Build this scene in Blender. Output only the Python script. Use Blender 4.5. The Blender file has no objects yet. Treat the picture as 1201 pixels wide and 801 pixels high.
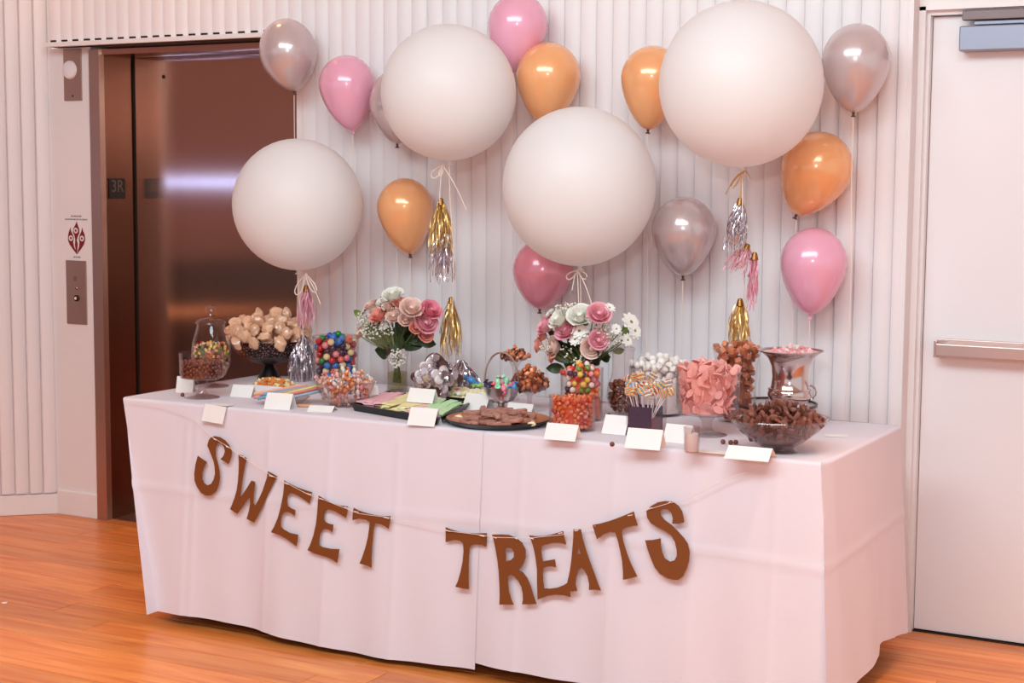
import bpy, bmesh, math, random
import numpy as np
from mathutils import Vector, Matrix, Euler, noise
random.seed(7); rng = np.random.default_rng(7)
PI = math.pi
scene = bpy.context.scene
C = scene.collection

# ------------------------------------------------------------------ camera
FL, YAW, PITCH, ROLL, H = 1874.8, 0.50234, 0.10090, 0.006857, 1.5
CX, CY = 600.5, 400.5
_f = np.array([-math.sin(YAW)*math.cos(PITCH), math.cos(YAW)*math.cos(PITCH), -math.sin(PITCH)])
_r0 = np.array([math.cos(YAW), math.sin(YAW), 0.0]); _u0 = np.cross(_r0, _f)
_r = math.cos(ROLL)*_r0 + math.sin(ROLL)*_u0
_u = -math.sin(ROLL)*_r0 + math.cos(ROLL)*_u0
cam_d = bpy.data.cameras.new('camera'); cam_d.sensor_width = 36.0; cam_d.lens = FL*36/1201; cam_d.clip_end = 60
cam = bpy.data.objects.new('camera', cam_d); C.objects.link(cam)
cam.matrix_world = Matrix(((_r[0], _u[0], -_f[0], 0), (_r[1], _u[1], -_f[1], 0), (_r[2], _u[2], -_f[2], H), (0, 0, 0, 1)))
scene.camera = cam

# ------------------------------------------------------------------ light and exposure
vs = scene.view_settings
vs.view_transform = 'Standard'; vs.look = 'None'; vs.gamma = 1.0; vs.use_curve_mapping = False
vs.exposure = 0.0
world = bpy.data.worlds.new('world'); scene.world = world; world.use_nodes = True
bg = world.node_tree.nodes['Background']; bg.inputs[0].default_value = (1.0, 0.95, 0.94, 1); bg.inputs[1].default_value = 0.78

def area(name, loc, target, sx, sy, power, col):
    d = bpy.data.lights.new(name, 'AREA'); d.shape = 'RECTANGLE'; d.size = sx; d.size_y = sy; d.energy = power; d.color = col
    o = bpy.data.objects.new(name, d); C.objects.link(o); o.location = loc
    o.rotation_euler = (Vector(target)-Vector(loc)).to_track_quat('-Z', 'Y').to_euler()
    return o
area('ceiling_bounce_light', (-1.7, 1.6, 3.50), (-2.4, 4.8, 1.0), 4.0, 1.6, 206, (0.68, 0.935, 1.0))
area('camera_flash_light', (-0.25, -0.05, 2.05), (-2.4, 4.6, 1.0), 0.10, 0.07, 22, (0.95, 0.95, 1.0))
def spot(name, loc, target, power, col, ang=70, size=0.06):
    d = bpy.data.lights.new(name, 'SPOT'); d.energy = power; d.color = col; d.spot_size = math.radians(ang); d.spot_blend = 0.7; d.shadow_soft_size = size
    o = bpy.data.objects.new(name, d); C.objects.link(o); o.location = loc
    o.rotation_euler = (Vector(target)-Vector(loc)).to_track_quat('-Z', 'Y').to_euler()
WARM = (1.0, 0.50, 0.24)
for _x in (-5.45, -4.85, -4.1): spot('warm_downlight', (_x, 4.90, 2.90), (_x, 5.16, 2.3), 7, WARM, 90)
spot('warm_downlight', (-4.9, 3.4, 3.50), (-4.9, 3.6, 0.0), 100, WARM, 62)
spot('warm_downlight', (-3.4, 2.6, 3.50), (-3.4, 2.8, 0.0), 50, WARM, 50)
spot('warm_downlight', (-0.6, 3.6, 3.50), (-0.6, 4.0, 0.0), 150, (1.0, 0.60, 0.38), 46)

# ------------------------------------------------------------------ pixel -> world
def ray(px, py): return (px-CX)*_r - (py-CY)*_u + FL*_f
def atz(px, py, z):
    d = ray(px, py); t = (z-H)/d[2]; return Vector((0, 0, H)) + Vector(d)*t
def aty(px, py, y):
    d = ray(px, py); t = y/d[1]; return Vector((0, 0, H)) + Vector(d)*t
def mpp(p): return float(np.dot(np.array(p)-np.array((0, 0, H)), _f))/FL
TZ = 0.748
def P(px, py): return atz(px, py, TZ)

# ------------------------------------------------------------------ materials
def lin(c): return tuple(((v/255)/12.92 if v/255 <= 0.04045 else ((v/255+0.055)/1.055)**2.4) for v in c)
_m = {}
def mat(name, col, rough=0.5, metal=0.0, var=0.08, scale=8.0, coat=0.0, bump=0.0, bscale=40.0, trans=0.0, sss=0.0, aniso=0.0, stretch=(1, 1, 1), objrand=0.0, sheen=0.0, ior=1.45, alpha=1.0, spec=0.5):
    if name in _m: return _m[name]
    m = bpy.data.materials.new(name); m.use_nodes = True; nt = m.node_tree; N = nt.nodes; L = nt.links
    b = N['Principled BSDF']
    c = lin(col)
    tc = N.new('ShaderNodeTexCoord'); mp = N.new('ShaderNodeMapping'); mp.inputs['Scale'].default_value = stretch
    L.new(tc.outputs['Object'], mp.inputs['Vector'])
    nz = N.new('ShaderNodeTexNoise'); nz.inputs['Scale'].default_value = scale; nz.inputs['Detail'].default_value = 4
    L.new(mp.outputs[0], nz.inputs['Vector'])
    mx = N.new('ShaderNodeMix'); mx.data_type = 'RGBA'
    mx.inputs[6].default_value = (*[v*(1-var) for v in c], 1); mx.inputs[7].default_value = (*[min(1, v*(1+var)) for v in c], 1)
    L.new(nz.outputs['Fac'], mx.inputs[0])
    out = mx.outputs[2]
    if objrand:
        oi = N.new('ShaderNodeObjectInfo'); hs = N.new('ShaderNodeHueSaturation')
        ma = N.new('ShaderNodeMapRange'); ma.inputs[3].default_value = 1-objrand; ma.inputs[4].default_value = 1+objrand
        L.new(oi.outputs['Random'], ma.inputs[0]); L.new(ma.outputs[0], hs.inputs['Value']); L.new(out, hs.inputs['Color']); out = hs.outputs[0]
    L.new(out, b.inputs['Base Color'])
    b.inputs['Roughness'].default_value = rough; b.inputs['Metallic'].default_value = metal; b.inputs['IOR'].default_value = ior
    b.inputs['Coat Weight'].default_value = coat; b.inputs['Coat Roughness'].default_value = 0.08
    b.inputs['Transmission Weight'].default_value = trans; b.inputs['Anisotropic'].default_value = aniso
    b.inputs['Specular IOR Level'].default_value = spec
    if sss: b.inputs['Subsurface Weight'].default_value = sss; b.inputs['Subsurface Radius'].default_value = (0.02, 0.012, 0.01); b.inputs['Subsurface Scale'].default_value = 0.3
    if alpha < 1: b.inputs['Alpha'].default_value = alpha
    if sheen: b.inputs['Sheen Weight'].default_value = sheen
    if bump:
        nb = N.new('ShaderNodeTexNoise'); nb.inputs['Scale'].default_value = bscale; nb.inputs['Detail'].default_value = 3
        L.new(mp.outputs[0], nb.inputs['Vector'])
        bp = N.new('ShaderNodeBump'); bp.inputs['Strength'].default_value = bump; bp.inputs['Distance'].default_value = 0.01
        L.new(nb.outputs['Fac'], bp.inputs['Height']); L.new(bp.outputs[0], b.inputs['Normal'])
    if aniso:
        tg = N.new('ShaderNodeTangent'); tg.direction_type = 'RADIAL'; tg.axis = 'Z'; L.new(tg.outputs[0], b.inputs['Tangent'])
    _m[name] = m; return m

def glassmat(name, tint=(255, 252, 252), base=0.035, edge=0.6, rough=0.03):
    if name in _m: return _m[name]
    m = bpy.data.materials.new(name); m.use_nodes = True; nt = m.node_tree; N = nt.nodes; L = nt.links
    N.remove(N['Principled BSDF'])
    tr = N.new('ShaderNodeBsdfTransparent'); gl = N.new('ShaderNodeBsdfGlossy'); gl.inputs['Roughness'].default_value = rough
    nz = N.new('ShaderNodeTexNoise'); nz.inputs['Scale'].default_value = 30
    mxc = N.new('ShaderNodeMix'); mxc.data_type = 'RGBA'; c = lin(tint)
    mxc.inputs[6].default_value = (*[v*0.98 for v in c], 1); mxc.inputs[7].default_value = (*c, 1)
    L.new(nz.outputs['Fac'], mxc.inputs[0]); L.new(mxc.outputs[2], tr.inputs['Color'])
    lw = N.new('ShaderNodeLayerWeight'); lw.inputs['Blend'].default_value = 0.5
    pw_ = N.new('ShaderNodeMath'); pw_.operation = 'POWER'; pw_.inputs[1].default_value = 3.5; L.new(lw.outputs['Facing'], pw_.inputs[0])
    mr = N.new('ShaderNodeMapRange'); mr.inputs[3].default_value = base; mr.inputs[4].default_value = edge
    L.new(pw_.outputs[0], mr.inputs[0])
    mx = N.new('ShaderNodeMixShader'); L.new(mr.outputs[0], mx.inputs[0]); L.new(tr.outputs[0], mx.inputs[1]); L.new(gl.outputs[0], mx.inputs[2])
    L.new(mx.outputs[0], N['Material Output'].inputs['Surface'])
    _m[name] = m; return m

def emitmat(name, col, strength):
    m = bpy.data.materials.new(name); m.use_nodes = True; b = m.node_tree.nodes['Principled BSDF']
    b.inputs['Base Color'].default_value = (*lin(col), 1); b.inputs['Emission Color'].default_value = (*lin(col), 1); b.inputs['Emission Strength'].default_value = strength
    return m

def woodmat():
    m = bpy.data.materials.new('floor_wood'); m.use_nodes = True; nt = m.node_tree; N = nt.nodes; L = nt.links; b = N['Principled BSDF']
    tc = N.new('ShaderNodeTexCoord'); oi = N.new('ShaderNodeObjectInfo')
    ad = N.new('ShaderNodeVectorMath'); ad.operation = 'ADD'; L.new(tc.outputs['Object'], ad.inputs[0]); 
    ml = N.new('ShaderNodeVectorMath'); ml.operation = 'SCALE'; ml.inputs[3].default_value = 13.0
    cb = N.new('ShaderNodeCombineXYZ'); L.new(oi.outputs['Random'], cb.inputs[0]); L.new(oi.outputs['Random'], cb.inputs[1]); L.new(cb.outputs[0], ml.inputs[0]); L.new(ml.outputs[0], ad.inputs[1])
    mp = N.new('ShaderNodeMapping'); mp.inputs['Scale'].default_value = (1.2, 14, 14); L.new(ad.outputs[0], mp.inputs['Vector'])
    n1 = N.new('ShaderNodeTexNoise'); n1.inputs['Scale'].default_value = 1.6; n1.inputs['Detail'].default_value = 6; n1.inputs['Distortion'].default_value = 1.2; L.new(mp.outputs[0], n1.inputs['Vector'])
    cr = N.new('ShaderNodeValToRGB'); e = cr.color_ramp.elements
    e[0].position = 0.28; e[0].color = (*lin((216, 108, 42)), 1); e[1].position = 0.75; e[1].color = (*lin((252, 164, 86)), 1)
    L.new(n1.outputs['Fac'], cr.inputs[0])
    hs = N.new('ShaderNodeHueSaturation'); mr = N.new('ShaderNodeMapRange'); mr.inputs[3].default_value = 0.80; mr.inputs[4].default_value = 1.18
    L.new(oi.outputs['Random'], mr.inputs[0]); L.new(mr.outputs[0], hs.inputs['Value']); L.new(cr.outputs[0], hs.inputs['Color'])
    L.new(hs.outputs[0], b.inputs['Base Color']); b.inputs['Roughness'].default_value = 0.32
    bp = N.new('ShaderNodeBump'); bp.inputs['Strength'].default_value = 0.06; L.new(n1.outputs['Fac'], bp.inputs['Height']); L.new(bp.outputs[0], b.inputs['Normal'])
    return m

# ------------------------------------------------------------------ geometry helpers: (verts, faces)
def join(*gs):
    V, F = [], []
    for g in gs:
        o = len(V); V += list(g[0]); F += [tuple(i+o for i in f) for f in g[1]]
    return V, F
def tf(g, M): return [tuple(M @ Vector(v)) for v in g[0]], g[1]
def mv(g, t): return [(v[0]+t[0], v[1]+t[1], v[2]+t[2]) for v in g[0]], g[1]
def sc(g, s): return [(v[0]*s[0], v[1]*s[1], v[2]*s[2]) for v in g[0]], g[1]
def box(c, s):
    x, y, z = c; a, b, d = s[0]/2, s[1]/2, s[2]/2
    V = [(x+i*a, y+j*b, z+k*d) for i in (-1, 1) for j in (-1, 1) for k in (-1, 1)]
    return V, [(0, 1, 3, 2), (4, 6, 7, 5), (0, 4, 5, 1), (2, 3, 7, 6), (0, 2, 6, 4), (1, 5, 7, 3)]
def bbox(x0, x1, y0, y1, z0, z1): return box(((x0+x1)/2, (y0+y1)/2, (z0+z1)/2), (x1-x0, y1-y0, z1-z0))
def cbox(c, s, b):  # chamfered box
    x, y, z = c; a, e, d = s[0]/2, s[1]/2, s[2]/2
    bm = bmesh.new(); bmesh.ops.create_cube(bm, size=1)
    for v in bm.verts: v.co = (v.co.x*s[0], v.co.y*s[1], v.co.z*s[2])
    bmesh.ops.bevel(bm, geom=bm.edges[:], offset=b, segments=2, affect='EDGES', profile=0.5)
    bm.verts.index_update(); g = ([(v.co.x+x, v.co.y+y, v.co.z+z) for v in bm.verts], [tuple(v.index for v in f.verts) for f in bm.faces]); bm.free(); return g
def lathe(prof, n=32, closed=False):
    V, F = [], []; idx = []
    for r, z in prof:
        if r < 1e-6: idx.append([len(V)]*n); V.append((0, 0, z))
        else:
            idx.append(list(range(len(V), len(V)+n))); V += [(r*math.cos(2*PI*i/n), r*math.sin(2*PI*i/n), z) for i in range(n)]
    pairs = list(zip(idx[:-1], idx[1:])) + ([(idx[-1], idx[0])] if closed else [])
    for a, b in pairs:
        for i in range(n):
            j = (i+1) % n; q = []
            for t in (a[i], a[j], b[j], b[i]):
                if t not in q: q.append(t)
            if len(q) > 2: F.append(tuple(q))
    return V, F
def tube(path, r, n=6, cap=True):
    pts = [Vector(p) for p in path]; V, F = [], []; m = len(pts)
    rad = r if isinstance(r, (list, tuple)) else [r]*m
    up = Vector((0.31, 0.2, 0.93))
    for k, p in enumerate(pts):
        t = (pts[min(k+1, m-1)]-pts[max(k-1, 0)]).normalized()
        a = t.cross(up)
        if a.length < 1e-3: a = t.cross(Vector((1, 0, 0)))
        a.normalize(); b = t.cross(a)
        for i in range(n):
            an = 2*PI*i/n; V.append(tuple(p+(a*math.cos(an)+b*math.sin(an))*rad[k]))
    for k in range(m-1):
        for i in range(n):
            j = (i+1) % n; F.append((k*n+i, k*n+j, (k+1)*n+j, (k+1)*n+i))
    if cap: F.append(tuple(range(n-1, -1, -1))); F.append(tuple((m-1)*n+i for i in range(n)))
    return V, F
def ico(r=1.0, sub=1, nz=0.0, seed=0, freq=1.5):
    bm = bmesh.new(); bmesh.ops.create_icosphere(bm, subdivisions=sub, radius=1.0)
    V = []
    for v in bm.verts:
        k = 1.0+(nz*noise.noise(v.co*freq+Vector((seed*3.7, seed*1.3, seed*0.7))) if nz else 0); V.append(tuple(v.co*r*k))
    F = [tuple(v.index for v in f.verts) for f in bm.faces]; bm.free(); return V, F
def prism(poly, holes, y0, y1):  # polygon in xz plane, thickness along y; ear-free fill via bmesh
    bm = bmesh.new(); es = []
    for loop in [poly]+holes:
        vs_ = [bm.verts.new((x, y0, z)) for x, z in loop]
        es += [bm.edges.new((vs_[i], vs_[(i+1) % len(vs_)])) for i in range(len(vs_))]
    bmesh.ops.triangle_fill(bm, edges=es, use_beauty=True)
    ex = bmesh.ops.extrude_face_region(bm, geom=bm.faces[:])
    for v in ex['geom']:
        if isinstance(v, bmesh.types.BMVert): v.co.y = y1
    bmesh.ops.recalc_face_normals(bm, faces=bm.faces[:])
    bm.verts.index_update(); g = ([tuple(v.co) for v in bm.verts], [tuple(v.index for v in f.verts) for f in bm.faces]); bm.free(); return g

def mdata(name, g, m, smooth=True):
    me = bpy.data.meshes.new(name); me.from_pydata([tuple(v) for v in g[0]], [], g[1]); me.update()
    if smooth:
        me.polygons.foreach_set('use_smooth', [True]*len(me.polygons))
        try: me.set_sharp_from_angle(angle=math.radians(38))
        except Exception: pass
    if m: me.materials.append(m)
    return me
def obj(name, g, m, parent=None, smooth=True, loc=None, label=None):
    me = g if isinstance(g, bpy.types.Mesh) else mdata(name, g, m, smooth)
    o = bpy.data.objects.new(name, me); C.objects.link(o)
    if parent: o.parent = parent
    if loc is not None: o.location = loc
    if label: o['label'] = label
    return o
def tag(o, label, cat, group=None, kind=None):
    o['label'] = label; o['category'] = cat
    if group: o['group'] = group
    if kind: o['kind'] = kind
    return o
def struct(name, g, m, label=None, smooth=False):
    o = obj(name, g, m, None, smooth); o['kind'] = 'structure'
    if label: o['label'] = label
    o['category'] = name.split('_')[0]
    return o
def thing(name, label, cat, loc=(0, 0, 0), rz=0.0, group=None):
    o = bpy.data.objects.new(name, None); C.objects.link(o); o.location = loc; o.rotation_euler = (0, 0, rz); o.empty_display_size = 0.05
    return tag(o, label, cat, group)
def spawn(me, name, label, cat, group, loc, rot=(0, 0, 0), s=1.0):
    o = bpy.data.objects.new(name, me); C.objects.link(o); o.location = loc; o.rotation_euler = rot
    o.scale = (s, s, s) if not isinstance(s, tuple) else s
    return tag(o, label, cat, group)
def rrot(): return tuple(random.uniform(0, 2*PI) for _ in range(3))

# ------------------------------------------------------------------ packing (things dropped one by one, lowest resting place wins)
def pack(r, n, Rin, z0, zrim, heap=None, core=None, k=40, seed=1, floor=None, squash=1.0):
    """Rin(z): inner radius of the vessel up to zrim; heap(z): radius of the mound above the rim; core=(radius, height)."""
    g = random.Random(seed); pts = np.zeros((0, 3)); Rm = max(Rin(z0+(zrim-z0)*t/10) for t in range(11))
    ztop = zrim
    for _ in range(n):
        best = None
        for _ in range(k):
            a = g.uniform(0, 2*PI); q = Rm*math.sqrt(g.random()); x, y = q*math.cos(a), q*math.sin(a)
            z = z0+r
            if core and q < core[0]: z = max(z, core[1]+r)
            if len(pts):
                d2 = (pts[:, 0]-x)**2+(pts[:, 1]-y)**2; w = d2 < (2*r)**2
                if w.any(): z = max(z, float((pts[w, 2]+np.sqrt((2*r)**2-d2[w])*squash).max()))
            while z < zrim and Rin(z)-r < q: z += r*0.25
            if z >= zrim:
                if heap is None or heap(z) < q: continue
            if best is None or z < best[2]: best = (x, y, z)
        if best is None: continue
        pts = np.vstack([pts, best])
    return [tuple(p) for p in pts]

# ================================================================== SETTING
white_wall = mat('white_paint', (236, 226, 226), 0.55, var=0.02, scale=3)
slat_white = mat('slat_paint', (238, 228, 229), 0.5, var=0.025, scale=4)
trim_white = mat('trim_paint', (238, 230, 230), 0.4, var=0.02)
brown_wall = mat('brown_wall', (206, 154, 138), 0.7, var=0.1)
ceil_m = mat('ceiling_paint', (225, 205, 195), 0.8, var=0.03)
wood = woodmat()
steel = mat('brushed_steel', (190, 158, 146), 0.15, 1.0, var=0.05, scale=3, stretch=(60, 60, 0.6), aniso=1.0)
steel_jamb_dimmed = mat('jamb_steel_dimmed', (118, 82, 66), 0.24, 1.0, var=0.05, scale=3, stretch=(60, 60, 0.6))  # base colour darkened in place of the dark room the jamb would reflect
steel_light = mat('steel_plate', (190, 164, 150), 0.35, 1.0, var=0.05, scale=30, stretch=(1, 1, 20))
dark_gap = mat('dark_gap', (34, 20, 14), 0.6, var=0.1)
black = mat('black_plastic', (28, 22, 22), 0.4, var=0.1)

YW, YP = 5.145, 5.20     # slat backing plane, pilaster plane
# floor base with individual planks
struct('floor', bbox(-9, 3, -6, 5.6, -0.12, -0.012), wood, 'warm orange oak plank floor')
fl = bpy.data.objects['floor']
pw = 0.128; y = 2.2; row = 0
while y < 5.36:
    x = -7.2+random.uniform(-0.9, 0)
    while x < -0.2:
        L_ = random.uniform(0.9, 1.9); x1 = min(x+L_, 0.6)
        dz = random.uniform(-0.0006, 0.0006)
        if x1 > -6.6: obj('plank', cbox(((x1-x)/2, pw/2, -0.006), (x1-x-0.0015, pw-0.0018, 0.012), 0.0012), wood, fl, False, (x, y, dz))
        x = x1
    y += pw; row += 1
struct('ceiling', bbox(-9, 3, -6, 5.6, 3.60, 3.70), ceil_m)
struct('wall_left', bbox(-9.1, -9, -6, 5.6, -0.1, 3.6), brown_wall)
struct('trim_added_dark', bbox(-9.0, -8.99, -6, 5.6, 0.0, 0.80), mat('added_panel_brown', (70, 40, 20), 0.6, var=0.1))  # dark lower panel added out of view to darken the steel door reflection

# pilaster beside the lift and the main wall with its slats
XJ0, XJ1 = -4.925, -4.868   # steel frame outer / inner edge
XE = -3.799                 # right edge of the lift opening
ZH = 2.052
pil = struct('wall_pilaster', bbox(-5.20, XJ0, YP, YP+0.3, 0, ZH), white_wall, 'narrow white pilaster left of the lift')
bb = struct('baseboard_pilaster', cbox((-5.044, YP-0.006, 0.055), (0.236, 0.016, 0.11), 0.004), trim_white, 'low white baseboard under the call button')
wm = struct('wall_front', join(bbox(-5.10, XE, YW, YW+0.35, ZH, 3.6), bbox(XE, -1.372, YW, YW+0.35, 0, 3.6)), white_wall, 'white wall of vertical slats behind the balloons')
PITCHS = 0.0632
def slatprof(w, dep):   # rounded asymmetric rib cross-section in (x, -y)
    return [(0.0, 0), (0.0015, dep*0.55), (w*0.10, dep*0.9), (w*0.30, dep), (w*0.62, dep*0.86), (w*0.90, dep*0.5), (w*0.985, dep*0.2), (w*0.985, 0)]
def slatmesh(w, dep, z0, z1):
    pr = slatprof(w, dep); n = len(pr)
    V = [(x, -d, z0) for x, d in pr]+[(x, -d, z1) for x, d in pr]
    F = [(i, i+1, n+i+1, n+i) for i in range(n-1)]+[tuple(range(n-1, -1, -1)), tuple(range(n, 2*n))]
    return mdata('slat', (V, F), slat_white, True)
sl_head = slatmesh(PITCHS, 0.019, ZH+0.018, 3.6); sl_full = slatmesh(PITCHS, 0.019, 0.03, 3.6)
shadow_slot_me = mdata('shadow_slot', bbox(0, 0.030, 0, 0.02, 0, 0.009), dark_gap, False)  # solid dark box painting the shade in the gap under a header slat
x = -5.071-0.02; i = 0
while x < -1.385:
    full = x > XE-0.02
    o = obj('slat', sl_full if full else sl_head, None, wm)
    w = min(1.0, (-1.375-x)/PITCHS)
    if not full and x+PITCHS < XE: obj('shadow_slot', shadow_slot_me, None, wm, loc=(x+0.012, YW-0.0215, ZH+0.0185))
    o.location = (x, YW+(0.0 if x < -3.17 else 0.003), 0); o.scale = (w, random.uniform(0.85, 1.12), 1)
    x += PITCHS
    if i == 29: x += 0.006
    i += 1
struct('trim_1', bbox(-5.105, XE+0.0, YW-0.034, YW+0.05, ZH, ZH+0.018), trim_white, 'white trim board under the header slats')
# angled left wall
A = Vector((-5.158, 5.203, 0)); B = Vector((-5.345, 5.027, 0)); dl = (B-A).normalized(); nl = Vector((-dl.y, dl.x, 0))
if nl.dot(Vector((0, 0, 0))-A) < 0: nl = -nl
Lw = 3.4; c = A+dl*Lw/2
ang = math.atan2(dl.y, dl.x)
wl = struct('wall_angled', box((0, 0, 1.8), (Lw, 0.10, 3.6)), white_wall, 'angled white slatted wall at the left')
wl.location = c-nl*0.055; wl.rotation_euler = (0, 0, ang)
sl_left = slatmesh(0.060, 0.022, 0.098, 3.6)
loc_n = (Matrix.Rotation(-ang, 3, 'Z') @ nl).y   # +1 or -1
for i in range(40):
    o = obj('slat', sl_left, None, wl); o.rotation_euler = (0, 0, 0 if loc_n < 0 else PI)
    o.location = (-Lw/2+0.012+0.060*i + (0 if loc_n < 0 else 0.060), 0.05*loc_n, 0); o.scale = (1, random.uniform(0.85, 1.1), 1)
struct('baseboard_left', tf(cbox((0, 0, 0.045), (Lw, 0.012, 0.09), 0.003), Matrix.Translation(c+nl*0.001) @ Matrix.Rotation(ang, 4, 'Z')), trim_white)
tag(obj('added_rug', cbox((-7.75, 1.0, 0.004), (2.4, 5.0, 0.008), 0.003), mat('added_rug_brown', (64, 36, 20), 0.9, var=0.2, scale=30, bump=0.2, bscale=200)), 'unseen dark brown rug added to darken the lower steel door reflection', 'rug')  # rug added out of view so the steel door mirrors something dark
# solid mass behind the angled wall and lift shaft
YD = 5.40
lift = thing('elevator_entrance', 'brushed steel elevator entrance with closed door behind the table', 'elevator', (XJ0, YP, 0))
def L0(g): return mv(g, (-XJ0, -YP, 0))
obj('frame', L0(bbox(XJ0, XJ1, YP-0.012, YP+0.02, 0, ZH-0.012)), steel_light, lift, False)
jb = obj('jamb', L0(bbox(XJ0+0.012, XJ1, YP+0.02, YD+0.02, 0, ZH-0.012)), steel_jamb_dimmed, lift, False)
obj('header_panel', L0(bbox(XJ1, XE+0.03, YP-0.002, YP+0.19, ZH-0.035, ZH-0.012)), steel, lift, False)
dr = obj('door', L0(bbox(XJ1+0.006, XE+0.05, YD, YD+0.05, 0.004, ZH-0.03)), steel, lift, False)
obj('door_gap', L0(bbox(XJ1+0.0003, XJ1+0.010, YD-0.003, YD+0.01, 0.0, ZH-0.03)), dark_gap, lift, False)
obj('sill', L0(bbox(XJ1, XE+0.05, YP+0.02, YD+0.05, -0.01, 0.003)), steel_light, lift, False)
q = aty(192, 90, YD); obj('keyhole', mv(tf(lathe([(0, 0), (0.008, 0), (0.008, 0.003), (0, 0.003)], 12), Matrix.Rotation(PI/2, 4, 'X')), (q.x-XJ0, q.y-YP, q.z)), dark_gap, lift)
struct('wall_shaft', bbox(-5.2, XE+0.2, YD+0.06, YD+0.2, -0.1, 3.6), brown_wall)
# floor number plate on the jamb: 3R
txt_m = mat('plate_digit', (120, 104, 92), 0.4, 0.6)
pl = thing('floor_number_plate', 'small black floor number plate on the steel door jamb', 'sign', (XJ1, 5.284, 1.45))
obj('plate', cbox((0.0025, 0, 0), (0.005, 0.098, 0.088), 0.001), black, pl, False)
def text(s, size, m, parent, loc, rot, ext=0.0005, name='lettering', align='CENTER'):
    cu = bpy.data.curves.new(name, 'FONT'); cu.body = s; cu.size = size; cu.align_x = align; cu.align_y = 'CENTER'; cu.extrude = ext
    o = bpy.data.objects.new(name, cu); C.objects.link(o); cu.materials.append(m)
    me = bpy.data.meshes.new_from_object(o); bpy.data.objects.remove(o)
    o = bpy.data.objects.new(name, me); C.objects.link(o); o.parent = parent; o.location = loc; o.rotation_euler = rot; return o
t_ = text('3R', 0.075, txt_m, pl, (0.0055, 0, 0.008), (PI/2, 0, PI/2)); t_.scale = (0.95, 1, 1)
# call station, hall lantern, fire decal on the pilaster
def onwall(px, py, y=YP): return aty(px, py, y)
a = onwall(78, 305); b = onwall(103, 381)
cs = thing('call_station', 'brushed steel elevator call button plate below the fire sign', 'button panel', ((a.x+b.x)/2, YP, (a.z+b.z)/2))
obj('plate', cbox((0, -0.003, 0), (b.x-a.x, 0.006, a.z-b.z), 0.0015), steel_light, cs, False)
disc = tf(lathe([(0, 0), (0.014, 0), (0.014, 0.004), (0.011, 0.007), (0, 0.007)], 20), Matrix.Rotation(PI/2, 4, 'X'))
bt = obj('button', mv(disc, (0.002, -0.006, -0.025)), dark_gap, cs)
obj('button_lens', mv(sc(disc, (0.55, 1.2, 0.55)), (0.002, -0.0065, -0.025)), mat('button_lens', (235, 225, 215), 0.3), bt)
obj('key_switch', mv(sc(disc, (0.5, 0.6, 0.5)), (0.002, -0.006, 0.018)), steel, cs)
obj('engraved_mark', mv(sc(disc, (0.8, 0.15, 0.8)), (-0.004, -0.006, 0.06)), mat('engraving', (150, 120, 104), 0.5, 0.8), cs)
a = onwall(75, 58); b = onwall(97, 118); lz = (a.z+b.z)/2
hl = thing('hall_lantern', 'steel plate with round white lamp lens above the fire sign', 'lamp', ((a.x+b.x)/2, YP, lz))
obj('plate', cbox((0, -0.003, 0), (b.x-a.x, 0.006, a.z-b.z), 0.0015), steel_light, hl, False)
q = onwall(83, 82)
obj('lens', mv(tf(lathe([(0, 0.016), (0.022, 0.014), (0.036, 0.008), (0.040, 0.0)], 28), Matrix.Rotation(PI/2, 4, 'X')), (q.x-hl.location.x, -0.006, q.z-lz)), mat('lamp_lens', (240, 226, 228), 0.35), hl)
obj('screw', mv(sc(disc, (0.3, 0.3, 0.3)), (0.0, -0.006, -0.09)), dark_gap, hl)
q = onwall(90, 279)
fd = thing('fire_sign', 'red flame decal with small lettering on the white pilaster', 'sign', (q.x, YP, q.z))
k = 0.0108/2*0.93
red = mat('decal_red', (126, 16, 34), 0.5)
def fpoly(pts): return [((x-250)/10*0.00465, (395-y)/10*0.00365) for x, y in pts]
mid = fpoly([(255, 200), (268, 245), (285, 290), (285, 335), (265, 375), (250, 420), (262, 470), (255, 530), (250, 590), (235, 540), (228, 480), (232, 420), (225, 370), (205, 330), (210, 285), (235, 245)])
lft = fpoly([(180, 270), (178, 310), (195, 345), (215, 390), (205, 450), (215, 500), (235, 545), (248, 590), (200, 530), (160, 475), (140, 420), (145, 360), (160, 310)])
rgt = fpoly([(322, 270), (330, 310), (350, 350), (357, 410), (340, 470), (300, 530), (252, 590), (262, 545), (280, 500), (285, 450), (278, 400), (290, 360), (310, 320)])
for p_ in (mid, lft, rgt): obj('flame', prism(p_, [], -0.0012, -0.0002), red, fd, False)
wdot = mat('decal_white', (226, 212, 210), 0.5); inkm = mat('decal_ink', (70, 40, 44), 0.6)
for (dx, dy) in ((243, 308), (180, 400), (318, 400)):
    cx_, cz_ = (dx-250)/10*0.00465, (395-dy)/10*0.00365
    dot = obj('roundel', mv(tf(lathe([(0, 0.0020), (0.0125, 0.0020), (0.0125, 0.001)], 18), Matrix.Rotation(PI/2, 4, 'X')), (cx_, 0, cz_)), wdot, fd)
    obj('pictogram', mv(tf(lathe([(0, 0.0026), (0.0055, 0.0026), (0.0055, 0.0018)], 5), Matrix.Rotation(PI/2, 4, 'X')), (cx_, 0, cz_)), inkm, dot)
text('IN CASE OF FIRE', 0.0085, inkm, fd, (0, -0.001, 0.094), (PI/2, 0, 0), 0.0003)
text('ELEVATORS ARE OUT OF SERVICE', 0.0085, inkm, fd, (0, -0.001, 0.080), (PI/2, 0, 0), 0.0003)
text('USE STAIRS', 0.0085, inkm, fd, (0, -0.001, -0.084), (PI/2, 0, 0), 0.0003)

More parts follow.
